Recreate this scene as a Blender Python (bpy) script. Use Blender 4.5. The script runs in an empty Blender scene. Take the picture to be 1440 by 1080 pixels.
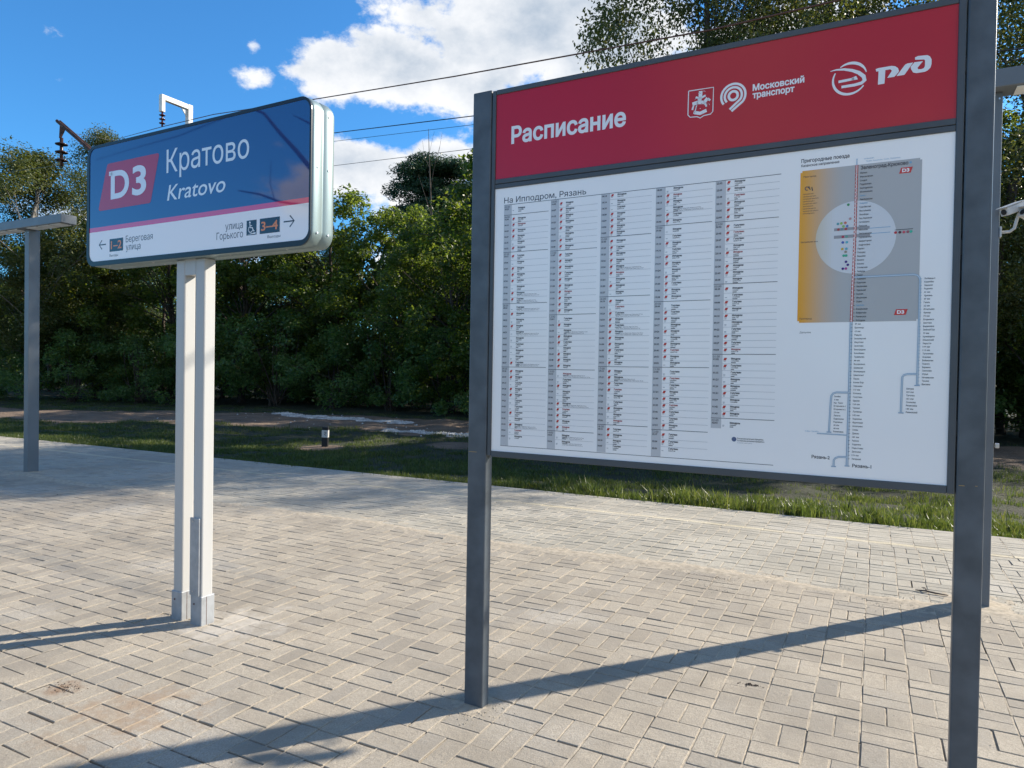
import bpy, bmesh, math, random
import numpy as np
from mathutils import Vector, Matrix, noise as mnoise
from mathutils.geometry import delaunay_2d_cdt

R = math.radians
scene = bpy.context.scene
C = scene.collection
rng = np.random.default_rng(7)
random.seed(7)

# ------------------------------------------------------------------ camera
EYE = 1.53
F_PX = 988.4
PSI, PITCH, ROLL = R(27.391), R(0.853), R(0.945)
fw = Vector((-math.sin(PSI) * math.cos(PITCH), math.cos(PSI) * math.cos(PITCH), -math.sin(PITCH)))
r0 = Vector((math.cos(PSI), math.sin(PSI), 0))
u0 = r0.cross(fw)
rt = r0 * math.cos(ROLL) + u0 * math.sin(ROLL)
up = -r0 * math.sin(ROLL) + u0 * math.cos(ROLL)
cd = bpy.data.cameras.new("camera")
cd.sensor_width = 36.0
cd.lens = F_PX * 36.0 / 1440.0
cd.clip_start = 0.05
cd.clip_end = 3000
cam = bpy.data.objects.new("camera", cd)
cam.matrix_world = Matrix(((rt.x, up.x, -fw.x, 0), (rt.y, up.y, -fw.y, 0), (rt.z, up.z, -fw.z, EYE), (0, 0, 0, 1)))
C.objects.link(cam)
scene.camera = cam


def to_frame(P):
    """x, y, depth in photograph pixels (1440 wide) for world points, numpy (n,3)"""
    D = P - np.array([0, 0, EYE])
    w = D @ np.array(fw)
    w = np.where(w < 0.05, 0.05, w)
    return 720 + F_PX * (D @ np.array(rt)) / w, 540 - F_PX * (D @ np.array(up)) / w, w


# ------------------------------------------------------------------ light
SUN_AZ, SUN_EL = R(38.2), R(29.9)
world = bpy.data.worlds.new("World")
scene.world = world
world.use_nodes = True
SKY_STRENGTH = 0.096
CLOUD_STRENGTH = 0.50

sd = bpy.data.lights.new("sun", 'SUN')
sd.energy = 4.4
sd.angle = R(0.53)
sd.color = (1.0, 0.90, 0.755)
sun = bpy.data.objects.new("sun", sd)
sv = Vector((math.sin(SUN_AZ) * math.cos(SUN_EL), math.cos(SUN_AZ) * math.cos(SUN_EL), math.sin(SUN_EL)))
sun.rotation_euler = sv.to_track_quat('Z', 'Y').to_euler()
sun.location = (20, 30, 30)
C.objects.link(sun)

vs = scene.view_settings
vs.view_transform = 'Standard'
vs.look = 'None'
vs.exposure = 1.12
vs.gamma = 1.0
vs.use_curve_mapping = False
scene.cycles.max_bounces = 8
scene.cycles.transparent_max_bounces = 8


def build_sky():
    nt = world.node_tree
    N, L = nt.nodes, nt.links
    N.clear()

    def math_(op, a, b=None, c=None):
        n = N.new('ShaderNodeMath'); n.operation = op
        for i, v in enumerate((a, b, c)):
            if v is None: continue
            if isinstance(v, (int, float)): n.inputs[i].default_value = v
            else: L.new(v, n.inputs[i])
        return n.outputs[0]

    sky = N.new('ShaderNodeTexSky')
    sky.sky_type = 'NISHITA'
    sky.sun_disc = False
    sky.sun_elevation = SUN_EL
    sky.sun_rotation = SUN_AZ
    sky.air_density = 1.0
    sky.dust_density = 0.3
    sky.ozone_density = 4.0
    tint = N.new('ShaderNodeMix'); tint.data_type = 'RGBA'; tint.blend_type = 'MULTIPLY'
    tint.inputs['Factor'].default_value = 1.0
    L.new(sky.outputs[0], tint.inputs['A'])
    tint.inputs['B'].default_value = (0.36, 0.80, 1.06, 1)
    bg = N.new('ShaderNodeBackground'); bg.inputs[1].default_value = SKY_STRENGTH
    L.new(tint.outputs['Result'], bg.inputs[0])

    tc = N.new('ShaderNodeTexCoord')
    sep = N.new('ShaderNodeSeparateXYZ'); L.new(tc.outputs['Generated'], sep.inputs[0])
    az = math_('ARCTAN2', sep.outputs[0], sep.outputs[1])
    el = math_('ARCSINE', sep.outputs[2])

    def fbm(scale, detail, off, rough=0.55):
        mp = N.new('ShaderNodeMapping'); mp.inputs['Location'].default_value = off
        mp.inputs['Scale'].default_value = (1, 1, 1.5)
        L.new(tc.outputs['Generated'], mp.inputs[0])
        n = N.new('ShaderNodeTexNoise'); n.inputs['Scale'].default_value = scale
        n.inputs['Detail'].default_value = detail; n.inputs['Roughness'].default_value = rough
        L.new(mp.outputs[0], n.inputs['Vector'])
        return n.outputs[0]

    # cumulus banks: azimuth, elevation, half width, half height, weight
    banks = [(-0.735, 0.390, 0.055, 0.042, 1.1), (-0.64, 0.400, 0.095, 0.040, 1.25), (-0.55, 0.385, 0.075, 0.032, 1.1),
             (-0.47, 0.455, 0.155, 0.070, 1.4), (-0.36, 0.43, 0.13, 0.08, 1.3), (-0.60, 0.462, 0.06, 0.022, 1.0),
             (-0.69, 0.272, 0.11, 0.032, 1.2), (-0.58, 0.285, 0.060, 0.030, 1.2), (-0.50, 0.225, 0.20, 0.04, 1.0),
             (-0.83, 0.372, 0.026, 0.013, 0.75), (-0.835, 0.402, 0.012, 0.010, 0.62), (-0.14, 0.42, 0.13, 0.05, 1.0),
             (-0.20, 0.30, 0.25, 0.07, 0.9), (-0.95, 0.16, 0.3, 0.04, 0.5),
             (-2.34, 0.235, 0.060, 0.030, 1.05)]
    cur = None
    for a, e, ra, re_, w in banks:
        dx = math_('MULTIPLY', math_('SUBTRACT', az, a), 1 / ra)
        dy = math_('MULTIPLY', math_('SUBTRACT', el, e), 1 / re_)
        q = math_('ADD', math_('MULTIPLY', dx, dx), math_('MULTIPLY', dy, dy))
        g = math_('MULTIPLY', math_('POWER', 2.718, math_('MULTIPLY', q, -0.7)), w)
        cur = g if cur is None else math_('MAXIMUM', cur, g)
    # unseen cumulus over the rest of the sky, thickened to whiten the ambient light
    big = fbm(2.3, 3, (3.1, 1.7, 0.4))
    gen = math_('MULTIPLY', math_('SUBTRACT', big, 0.40), 5.0)
    # ... except over the tracks behind the viewer, which is open blue with two low banks
    db = math_('ABSOLUTE', math_('SUBTRACT', az, -2.2))
    gen = math_('ADD', gen, math_('MINIMUM', math_('SUBTRACT', math_('MULTIPLY', db, 3.0), 2.2), 0.0))
    # outside the photographed sector only
    da = math_('ABSOLUTE', math_('ADD', az, 0.55))
    far = math_('MULTIPLY', math_('SUBTRACT', da, 0.95), 4.0)
    n_cl = N.new('ShaderNodeClamp'); L.new(far, n_cl.inputs[0])
    gen = math_('MULTIPLY', gen, n_cl.outputs[0])
    cur = math_('MAXIMUM', cur, gen)
    f1 = fbm(7.0, 12, (0.3, 0.9, 2.2), 0.6)
    f2 = fbm(26.0, 8, (5.3, 0.2, 1.2), 0.62)
    dens = math_('ADD', cur, math_('MULTIPLY', math_('SUBTRACT', f1, 0.5), 1.9))
    dens = math_('ADD', dens, math_('MULTIPLY', math_('SUBTRACT', f2, 0.5), 1.25))
    mr = N.new('ShaderNodeMapRange'); mr.interpolation_type = 'SMOOTHSTEP'
    mr.inputs['From Min'].default_value = 0.36; mr.inputs['From Max'].default_value = 0.76
    L.new(dens, mr.inputs[0])
    # body tone: dense middles and undersides are grey blue, rims white
    lit = fbm(7.0, 12, (0.3 - 0.035, 0.9 - 0.03, 2.2 - 0.05), 0.6)
    rim = math_('MULTIPLY', math_('SUBTRACT', f1, lit), 2.2)
    tone = math_('ADD', math_('MULTIPLY', math_('SUBTRACT', dens, 1.0), -0.75), rim)
    tone = math_('ADD', tone, math_('MULTIPLY', math_('SUBTRACT', f2, 0.5), 0.5))
    cr = N.new('ShaderNodeMapRange'); cr.interpolation_type = 'SMOOTHSTEP'
    cr.inputs['From Min'].default_value = -0.85; cr.inputs['From Max'].default_value = 0.50
    L.new(tone, cr.inputs[0])
    mix = N.new('ShaderNodeMix'); mix.data_type = 'RGBA'
    L.new(cr.outputs[0], mix.inputs['Factor'])
    mix.inputs['A'].default_value = (0.36, 0.46, 0.59, 1)
    mix.inputs['B'].default_value = (0.95, 0.96, 0.98, 1)
    bc = N.new('ShaderNodeBackground'); bc.inputs[1].default_value = CLOUD_STRENGTH
    L.new(mix.outputs['Result'], bc.inputs[0])
    ms = N.new('ShaderNodeMixShader')
    up_ = N.new('ShaderNodeMapRange'); up_.inputs['From Min'].default_value = 0.0; up_.inputs['From Max'].default_value = 0.06
    L.new(sep.outputs[2], up_.inputs[0])
    L.new(math_('MULTIPLY', mr.outputs[0], up_.outputs[0]), ms.inputs[0])
    L.new(bg.outputs[0], ms.inputs[1]); L.new(bc.outputs[0], ms.inputs[2])
    out = N.new('ShaderNodeOutputWorld'); L.new(ms.outputs[0], out.inputs[0])


build_sky()


# ------------------------------------------------------------------ helpers
def thing(name, label, cat, loc=(0, 0, 0), rz=0.0, group=None):
    o = bpy.data.objects.new(name, None)
    o.empty_display_size = 0.2
    o.location = loc
    o.rotation_euler = (0, 0, rz)
    o['label'] = label
    o['category'] = cat
    if group: o['group'] = group
    C.objects.link(o)
    return o


def link(name, me, mats, parent=None, kind=None, label=None):
    o = bpy.data.objects.new(name, me)
    for m in (mats if isinstance(mats, (list, tuple)) else [mats]):
        if m is not None: me.materials.append(m)
    if parent is not None: o.parent = parent
    if kind: o['kind'] = kind
    if label: o['label'] = label
    C.objects.link(o)
    return o


def fastmesh(name, V, F, smooth=False, matidx=None):
    """V (n,3), F (m,k) numpy"""
    V = np.asarray(V, dtype=np.float32); F = np.asarray(F, dtype=np.int32)
    me = bpy.data.meshes.new(name)
    me.vertices.add(len(V)); me.vertices.foreach_set('co', V.ravel())
    m, k = F.shape
    me.loops.add(m * k); me.loops.foreach_set('vertex_index', F.ravel())
    me.polygons.add(m)
    me.polygons.foreach_set('loop_start', np.arange(0, m * k, k, dtype=np.int32))
    me.polygons.foreach_set('loop_total', np.full(m, k, dtype=np.int32))
    if matidx is not None: me.polygons.foreach_set('material_index', np.asarray(matidx, dtype=np.int32))
    me.polygons.foreach_set('use_smooth', np.full(m, smooth))
    me.update(calc_edges=True)
    me.validate()
    return me


class MB:
    def __init__(self):
        self.v = []; self.f = []; self.s = []

    def add(self, V, F, smooth=False):
        o = len(self.v)
        self.v += [tuple(p) for p in V]
        for q in F:
            self.f.append([i + o for i in q]); self.s.append(smooth)

    def box(self, x0, x1, y0, y1, z0, z1, bev=0.0):
        if bev <= 0:
            V = [(x, y, z) for x in (x0, x1) for y in (y0, y1) for z in (z0, z1)]
            self.add(V, [(0, 1, 3, 2), (4, 6, 7, 5), (0, 4, 5, 1), (2, 3, 7, 6), (0, 2, 6, 4), (1, 5, 7, 3)])
            return
        bm = bmesh.new()
        bmesh.ops.create_cube(bm, size=1)
        for v in bm.verts:
            v.co = Vector(((x0 + x1) / 2 + v.co.x * (x1 - x0), (y0 + y1) / 2 + v.co.y * (y1 - y0), (z0 + z1) / 2 + v.co.z * (z1 - z0)))
        bmesh.ops.bevel(bm, geom=bm.edges[:], offset=bev, segments=2, profile=0.5, affect='EDGES')
        bm.verts.index_update()
        self.add([v.co[:] for v in bm.verts], [[v.index for v in f.verts] for f in bm.faces])
        bm.free()

    def tube(self, pts, rad, n=8, caps=True):
        pts = [Vector(p) for p in pts]
        if isinstance(rad, (int, float)): rad = [rad] * len(pts)
        V = []; F = []
        ref = None
        for i, p in enumerate(pts):
            t = (pts[min(i + 1, len(pts) - 1)] - pts[max(i - 1, 0)])
            if t.length < 1e-9: t = Vector((0, 0, 1))
            t.normalize()
            if ref is None:
                ref = Vector((1, 0, 0)) if abs(t.x) < 0.8 else Vector((0, 1, 0))
            a = (ref - t * ref.dot(t)).normalized(); ref = a
            b = t.cross(a)
            for k in range(n):
                th = 2 * math.pi * k / n
                V.append(p + (a * math.cos(th) + b * math.sin(th)) * rad[i])
        for i in range(len(pts) - 1):
            for k in range(n):
                F.append((i * n + k, i * n + (k + 1) % n, (i + 1) * n + (k + 1) % n, (i + 1) * n + k))
        self.add(V, F, True)
        if caps:
            o = len(self.v) - len(V)
            self.f.append([o + k for k in range(n)][::-1]); self.s.append(False)
            self.f.append([o + (len(pts) - 1) * n + k for k in range(n)]); self.s.append(False)

    def prism(self, poly, y0, y1):
        """closed outline in x,z (counter clockwise seen from -y) extruded from y0 (front) to y1"""
        n = len(poly)
        V = [(x, y0, z) for x, z in poly] + [(x, y1, z) for x, z in poly]
        F = [list(range(n)), [n + i for i in range(n)][::-1]]
        for i in range(n):
            j = (i + 1) % n
            F.append((i, n + i, n + j, j))
        self.add(V, F)

    def build(self, name, mat, parent=None, kind=None, label=None):
        me = bpy.data.meshes.new(name)
        me.from_pydata(self.v, [], self.f)
        me.polygons.foreach_set('use_smooth', self.s)
        me.update()
        return link(name, me, mat, parent, kind, label)


def material(name, col, rough=0.6, metal=0.0, var=0.0, scale=8.0, bump=0.0, bscale=60.0, ior=1.45, col2=None, coat=0.0, streak=False):
    m = bpy.data.materials.new(name); m.use_nodes = True
    N, L = m.node_tree.nodes, m.node_tree.links
    p = N['Principled BSDF']
    p.inputs['Base Color'].default_value = (*col, 1)
    p.inputs['Roughness'].default_value = rough
    p.inputs['Metallic'].default_value = metal
    p.inputs['IOR'].default_value = ior
    if coat: p.inputs['Coat Weight'].default_value = coat; p.inputs['Coat Roughness'].default_value = 0.05
    tc = N.new('ShaderNodeTexCoord')
    if var or col2:
        n = N.new('ShaderNodeTexNoise'); n.inputs['Scale'].default_value = scale; n.inputs['Detail'].default_value = 6
        if streak:
            mp = N.new('ShaderNodeMapping'); mp.inputs['Scale'].default_value = (1, 1, 0.08)
            L.new(tc.outputs['Object'], mp.inputs[0]); L.new(mp.outputs[0], n.inputs[0])
        else:
            L.new(tc.outputs['Object'], n.inputs[0])
        mx = N.new('ShaderNodeMix'); mx.data_type = 'RGBA'
        c2 = col2 or tuple(c * (1 - var) for c in col)
        mx.inputs['A'].default_value = (*[min(1, c * (1 + var * .5)) for c in col], 1)
        mx.inputs['B'].default_value = (*c2, 1)
        mr = N.new('ShaderNodeMapRange'); mr.inputs['From Min'].default_value = 0.35; mr.inputs['From Max'].default_value = 0.68
        L.new(n.outputs[0], mr.inputs[0]); L.new(mr.outputs[0], mx.inputs['Factor'])
        L.new(mx.outputs['Result'], p.inputs['Base Color'])
        mr2 = N.new('ShaderNodeMapRange'); mr2.inputs['To Min'].default_value = max(0.02, rough - 0.08); mr2.inputs['To Max'].default_value = min(1, rough + 0.12)
        L.new(n.outputs[0], mr2.inputs[0]); L.new(mr2.outputs[0], p.inputs['Roughness'])
    if bump:
        n = N.new('ShaderNodeTexNoise'); n.inputs['Scale'].default_value = bscale; n.inputs['Detail'].default_value = 5
        L.new(tc.outputs['Object'], n.inputs[0])
        b = N.new('ShaderNodeBump'); b.inputs['Strength'].default_value = bump; b.inputs['Distance'].default_value = 0.01
        L.new(n.outputs[0], b.inputs['Height']); L.new(b.outputs[0], p.inputs['Normal'])
    return m


def print_material(name, rough, ior):
    m = bpy.data.materials.new(name); m.use_nodes = True
    N, L = m.node_tree.nodes, m.node_tree.links
    p = N['Principled BSDF']
    a = N.new('ShaderNodeAttribute'); a.attribute_name = 'ink'
    L.new(a.outputs['Color'], p.inputs['Base Color'])
    p.inputs['Roughness'].default_value = rough
    p.inputs['IOR'].default_value = ior
    return m


def leaf_material(name, cols, trans=0.45, rough=0.45, glow=3.4):
    m = bpy.data.materials.new(name); m.use_nodes = True
    N, L = m.node_tree.nodes, m.node_tree.links
    N.clear()
    g = N.new('ShaderNodeNewGeometry')
    tc = N.new('ShaderNodeTexCoord')
    n = N.new('ShaderNodeTexNoise'); n.inputs['Scale'].default_value = 0.6
    L.new(tc.outputs['Object'], n.inputs[0])
    ad = N.new('ShaderNodeMath'); ad.operation = 'MULTIPLY_ADD'
    L.new(g.outputs['Random Per Island'], ad.inputs[0]); ad.inputs[1].default_value = 0.7
    sb = N.new('ShaderNodeMath'); sb.operation = 'MULTIPLY_ADD'; L.new(n.outputs[0], sb.inputs[0]); sb.inputs[1].default_value = 0.9; sb.inputs[2].default_value = -0.3
    L.new(sb.outputs[0], ad.inputs[2])
    cr = N.new('ShaderNodeValToRGB')
    while len(cr.color_ramp.elements) < len(cols): cr.color_ramp.elements.new(0.5)
    for i, c in enumerate(cols):
        cr.color_ramp.elements[i].position = i / (len(cols) - 1)
        cr.color_ramp.elements[i].color = (*c, 1)
    L.new(ad.outputs[0], cr.inputs[0])
    p = N.new('ShaderNodeBsdfPrincipled'); p.inputs['Roughness'].default_value = rough
    L.new(cr.outputs[0], p.inputs['Base Color'])
    t = N.new('ShaderNodeBsdfTranslucent')
    hs = N.new('ShaderNodeHueSaturation'); hs.inputs['Value'].default_value = glow; hs.inputs['Hue'].default_value = 0.475; hs.inputs['Saturation'].default_value = 1.05
    L.new(cr.outputs[0], hs.inputs['Color']); L.new(hs.outputs[0], t.inputs[0])
    mx = N.new('ShaderNodeMixShader'); mx.inputs[0].default_value = trans
    L.new(p.outputs[0], mx.inputs[1]); L.new(t.outputs[0], mx.inputs[2])
    o = N.new('ShaderNodeOutputMaterial'); L.new(mx.outputs[0], o.inputs[0])
    return m


# ---- lettering: outlines of the built-in font, filled here and given a weight
_tx = {}


def text_tris(s, weight=0.0, shear=0.0, res=3, ls=1.0, align='LEFT'):
    key = (s, weight, shear, res, ls, align)
    if key in _tx: return _tx[key]
    c = bpy.data.curves.new("t", "FONT")
    c.body = s; c.size = 1; c.shear = shear; c.resolution_u = res; c.fill_mode = 'NONE'; c.space_line = ls; c.align_x = align
    o = bpy.data.objects.new("t", c)
    me = bpy.data.meshes.new_from_object(o)
    bpy.data.objects.remove(o); bpy.data.curves.remove(c)
    n = len(me.vertices); co = np.zeros(n * 3); me.vertices.foreach_get('co', co); co = co.reshape(-1, 3)[:, :2]
    e = np.zeros(len(me.edges) * 2, dtype=np.int32); me.edges.foreach_get('vertices', e); e = e.reshape(-1, 2)
    bpy.data.meshes.remove(me)
    adj = {}
    for a, b in e.tolist():
        adj.setdefault(a, []).append(b); adj.setdefault(b, []).append(a)
    seen = set(); loops = []
    for a in adj:
        if a in seen: continue
        lp = [a]; seen.add(a)
        cur = adj[a][0] if a + 1 not in adj[a] else a + 1
        while cur not in seen:
            lp.append(cur); seen.add(cur)
            nx = [x for x in adj[cur] if x not in seen]
            if not nx: break
            cur = nx[0]
        if len(lp) > 2: loops.append(lp)
    P = co.copy()
    if weight:
        wsg = _wsign(co, loops)
        for lp in loops:
            a = co[lp]
            d = np.roll(a, -1, 0) - a
            ln = np.hypot(d[:, 0], d[:, 1]); ln[ln < 1e-7] = 1e-7
            nrm = np.stack([d[:, 1], -d[:, 0]], 1) / ln[:, None]
            pn = np.roll(nrm, 1, 0)
            m_ = nrm + pn
            dd = (m_ * m_).sum(1); dd[dd < 0.6] = 0.6
            off = m_ * (2.0 / dd)[:, None]
            P[lp] = a + off * weight * wsg[lp[0]]
    V = [Vector((float(x), float(y))) for x, y in P]
    r = delaunay_2d_cdt(V, [], loops, 1, 1e-5)
    vo = np.array([[v.x, v.y] for v in r[0]])
    tri = []
    for q in r[2]:
        for k in range(1, len(q) - 1): tri.append((q[0], q[k], q[k + 1]))
    tri = np.array(tri)
    cen = vo[tri].mean(1)
    w = np.zeros(len(cen))
    for lp in loops:
        a = P[lp]; b = np.roll(a, -1, 0)
        lo = a.min(0); hi = a.max(0)
        idx = np.where((cen[:, 0] >= lo[0]) & (cen[:, 0] <= hi[0]) & (cen[:, 1] >= lo[1]) & (cen[:, 1] <= hi[1]))[0]
        if len(idx) == 0: continue
        c_ = cen[idx]
        u_ = (a[None, :, 1] <= c_[:, None, 1]) & (b[None, :, 1] > c_[:, None, 1])
        d_ = (a[None, :, 1] > c_[:, None, 1]) & (b[None, :, 1] <= c_[:, None, 1])
        cr = (b[None, :, 0] - a[None, :, 0]) * (c_[:, None, 1] - a[None, :, 1]) - (c_[:, None, 0] - a[None, :, 0]) * (b[None, :, 1] - a[None, :, 1])
        w[idx] += (u_ & (cr > 0)).sum(1) - (d_ & (cr < 0)).sum(1)
    tri = tri[w != 0]
    # counter clockwise
    A = vo[tri[:, 0]]; B = vo[tri[:, 1]]; D = vo[tri[:, 2]]
    neg = ((B[:, 0] - A[:, 0]) * (D[:, 1] - A[:, 1]) - (D[:, 0] - A[:, 0]) * (B[:, 1] - A[:, 1])) < 0
    tri[neg] = tri[neg][:, ::-1]
    used = np.unique(tri)
    _tx[key] = (vo, tri, vo[used].min(0), vo[used].max(0))
    return _tx[key]


def _wsign(co, loops):
    """+1 or -1 per outline, so that a weight always thickens the strokes (the two built-in alphabets wind opposite ways)"""
    info = []
    for lp in loops:
        a = co[lp]; b = np.roll(a, -1, 0)
        info.append((((a[:, 0] * b[:, 1] - b[:, 0] * a[:, 1]).sum()) / 2, a, b, a.min(0), a.max(0)))
    out = {}
    for lp, (ar, a, _, _, _) in zip(loops, info):
        p = a[0]; hole = False
        for (ar2, a2, b2, lo, hi) in info:
            if abs(ar2) <= abs(ar) or ar * ar2 > 0 or (p < lo).any() or (p > hi).any(): continue
            cr = (a2[:, 1] > p[1]) != (b2[:, 1] > p[1])
            xi = (b2[cr, 0] - a2[cr, 0]) * (p[1] - a2[cr, 1]) / (b2[cr, 1] - a2[cr, 1]) + a2[cr, 0]
            if (xi > p[0]).sum() % 2: hole = True; break
        out[lp[0]] = (-1.0 if hole else 1.0) * (1.0 if ar > 0 else -1.0)
    return out


class Ink:
    """flat print lying on a board: triangles in board x,z with a colour each"""
    def __init__(self, y): self.V = []; self.F = []; self.col = []; self.n = 0; self.y = y

    def tris(self, V2, F, col, y=None):
        V2 = np.asarray(V2, float); F = np.asarray(F, int)
        yy = np.full(len(V2), self.y if y is None else y)
        self.V.append(np.stack([V2[:, 0], yy, V2[:, 1]], 1)); self.F.append(F + self.n); self.n += len(V2)
        self.col.append(np.tile(np.array([*col, 1.0]), (len(F), 1)))

    def poly(self, pts, col, y=None):
        pts = [Vector(p) for p in pts]
        r = delaunay_2d_cdt(pts, [], [list(range(len(pts)))], 1, 1e-7)
        F = []
        for q in r[2]:
            for k in range(1, len(q) - 1): F.append((q[0], q[k], q[k + 1]))
        vo = np.array([[v.x, v.y] for v in r[0]])
        F = np.array(F)
        A = vo[F[:, 0]]; B = vo[F[:, 1]]; D = vo[F[:, 2]]
        neg = ((B[:, 0] - A[:, 0]) * (D[:, 1] - A[:, 1]) - (D[:, 0] - A[:, 0]) * (B[:, 1] - A[:, 1])) < 0
        F[neg] = F[neg][:, ::-1]
        self.tris(vo, F, col, y)

    def rect(self, x0, x1, z0, z1, col, y=None):
        self.tris([(x0, z0), (x1, z0), (x1, z1), (x0, z1)], [(0, 1, 2), (0, 2, 3)], col, y)

    def stroke(self, pts, w, col, y=None):
        """polyline of width w (a number or one per point)"""
        P = np.array(pts, float); n = len(P)
        w = np.full(n, w) if isinstance(w, (int, float)) else np.array(w, float)
        t = np.gradient(P, axis=0); t /= np.maximum(np.hypot(t[:, 0], t[:, 1]), 1e-9)[:, None]
        nr = np.stack([-t[:, 1], t[:, 0]], 1)
        a = P + nr * w[:, None] / 2; b = P - nr * w[:, None] / 2
        V = np.concatenate([a, b]); F = []
        for i in range(n - 1):
            F += [(i, n + i, n + i + 1), (i, n + i + 1, i + 1)]
        self.tris(V, F, col, y)

    def disc(self, x, z, r, col, y=None, n=20, r2=None):
        r2 = r2 or r
        self.tris([(x, z)] + [(x + r * math.cos(2 * math.pi * k / n), z + r2 * math.sin(2 * math.pi * k / n)) for k in range(n)],
                  [(0, 1 + k, 1 + (k + 1) % n) for k in range(n)], col, y)

    def text(self, s, x, z, cap, width=None, col=(0, 0, 0), weight=0.0, shear=0.0, res=3, slope=0.0, y=None, ls=1.0, right=None):
        vo, tri, lo, hi = text_tris(s, weight, shear, res, ls)
        sz = cap / 0.70
        sx = sz if width is None else width / (hi[0] - lo[0])
        V = np.stack([(vo[:, 0] - lo[0]) * sx, vo[:, 1] * sz], 1)
        if right is not None: x = right - (hi[0] - lo[0]) * sx
        V[:, 0] += x; V[:, 1] += z + slope * (V[:, 0] - x)
        self.tris(V, tri, col, y)

    def build(self, name, mat, parent, label=None):
        V = np.concatenate(self.V); F = np.concatenate(self.F); col = np.concatenate(self.col)
        me = bpy.data.meshes.new(name)
        me.vertices.add(len(V)); me.vertices.foreach_set('co', V.astype(np.float32).ravel())
        m = len(F)
        me.loops.add(m * 3); me.loops.foreach_set('vertex_index', F.astype(np.int32).ravel())
        me.polygons.add(m)
        me.polygons.foreach_set('loop_start', np.arange(0, m * 3, 3, dtype=np.int32))
        me.polygons.foreach_set('loop_total', np.full(m, 3, dtype=np.int32))
        me.update(calc_edges=True)
        at = me.color_attributes.new('ink', 'FLOAT_COLOR', 'CORNER')
        at.data.foreach_set('color', np.repeat(col, 3, axis=0).astype(np.float32).ravel())
        return link(name, me, mat, parent, label=label)


def nz(x, y, s=1.0, o=0.0):
    return mnoise.noise((x * s + o, y * s - o, o * 0.37))


# ------------------------------------------------------------------ materials
M_post = material('slate_paint', (0.088, 0.104, 0.120), 0.36, var=0.28, scale=9, bump=0.08, bscale=350)
M_frame = material('dark_grey_paint', (0.072, 0.082, 0.092), 0.36, var=0.1, scale=5, bump=0.05, bscale=350)
M_lamp = material('lamp_paint', (0.15, 0.165, 0.18), 0.4, var=0.12, scale=3, bump=0.05, bscale=200)
M_alu = material('pale_aluminium_paint', (0.45, 0.45, 0.44), 0.38, var=0.08, scale=4, bump=0.04, bscale=150, streak=True)
M_sleeve = material('galvanised_sheet', (0.36, 0.375, 0.39), 0.45, metal=0.2, var=0.2, scale=14, bump=0.05, bscale=120)
M_house = material('brushed_box_edge', (0.23, 0.30, 0.31), 0.40, metal=0.45, var=0.12, scale=5)
M_black = material('black_rubber', (0.012, 0.013, 0.015), 0.5, var=0.2, scale=30)
M_screw = material('zinc_screw', (0.55, 0.55, 0.56), 0.3, metal=0.9)
M_diff = material('frosted_diffuser', (0.75, 0.75, 0.72), 0.5, var=0.05)
M_white = material('white_housing', (0.50, 0.50, 0.49), 0.4, var=0.1, scale=20)
M_red = material('red_print_sheet', (0.50, 0.008, 0.022), 0.17, var=0.05, scale=2, ior=1.45)
M_sheet = material('white_print_sheet', (0.92, 0.91, 0.90), 0.14, var=0.02, scale=2, ior=1.5)
M_ink = print_material('sheet_ink', 0.2, 1.5)
M_gink = print_material('glossy_sign_ink', 0.03, 1.55)
M_navy = material('navy_gloss', (0.006, 0.042, 0.185), 0.03, ior=1.9)
M_gwhite = material('white_gloss', (0.88, 0.84, 0.84), 0.03, ior=1.6)
M_gpink = material('red_gloss', (0.66, 0.03, 0.13), 0.03, ior=1.9)
M_rust = material('rusty_steel', (0.10, 0.045, 0.03), 0.75, var=0.4, scale=10, col2=(0.03, 0.018, 0.015))
M_galv = material('white_steel', (0.72, 0.70, 0.66), 0.5, var=0.15, scale=4)
M_insul = material('brown_porcelain', (0.10, 0.018, 0.012), 0.2)
M_wire = material('wire', (0.03, 0.028, 0.028), 0.5)
M_copper = material('worn_copper_wire', (0.13, 0.055, 0.035), 0.5)
M_conc = material('pale_concrete', (0.42, 0.40, 0.37), 0.9, var=0.25, scale=6, bump=0.3, bscale=50)


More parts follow.
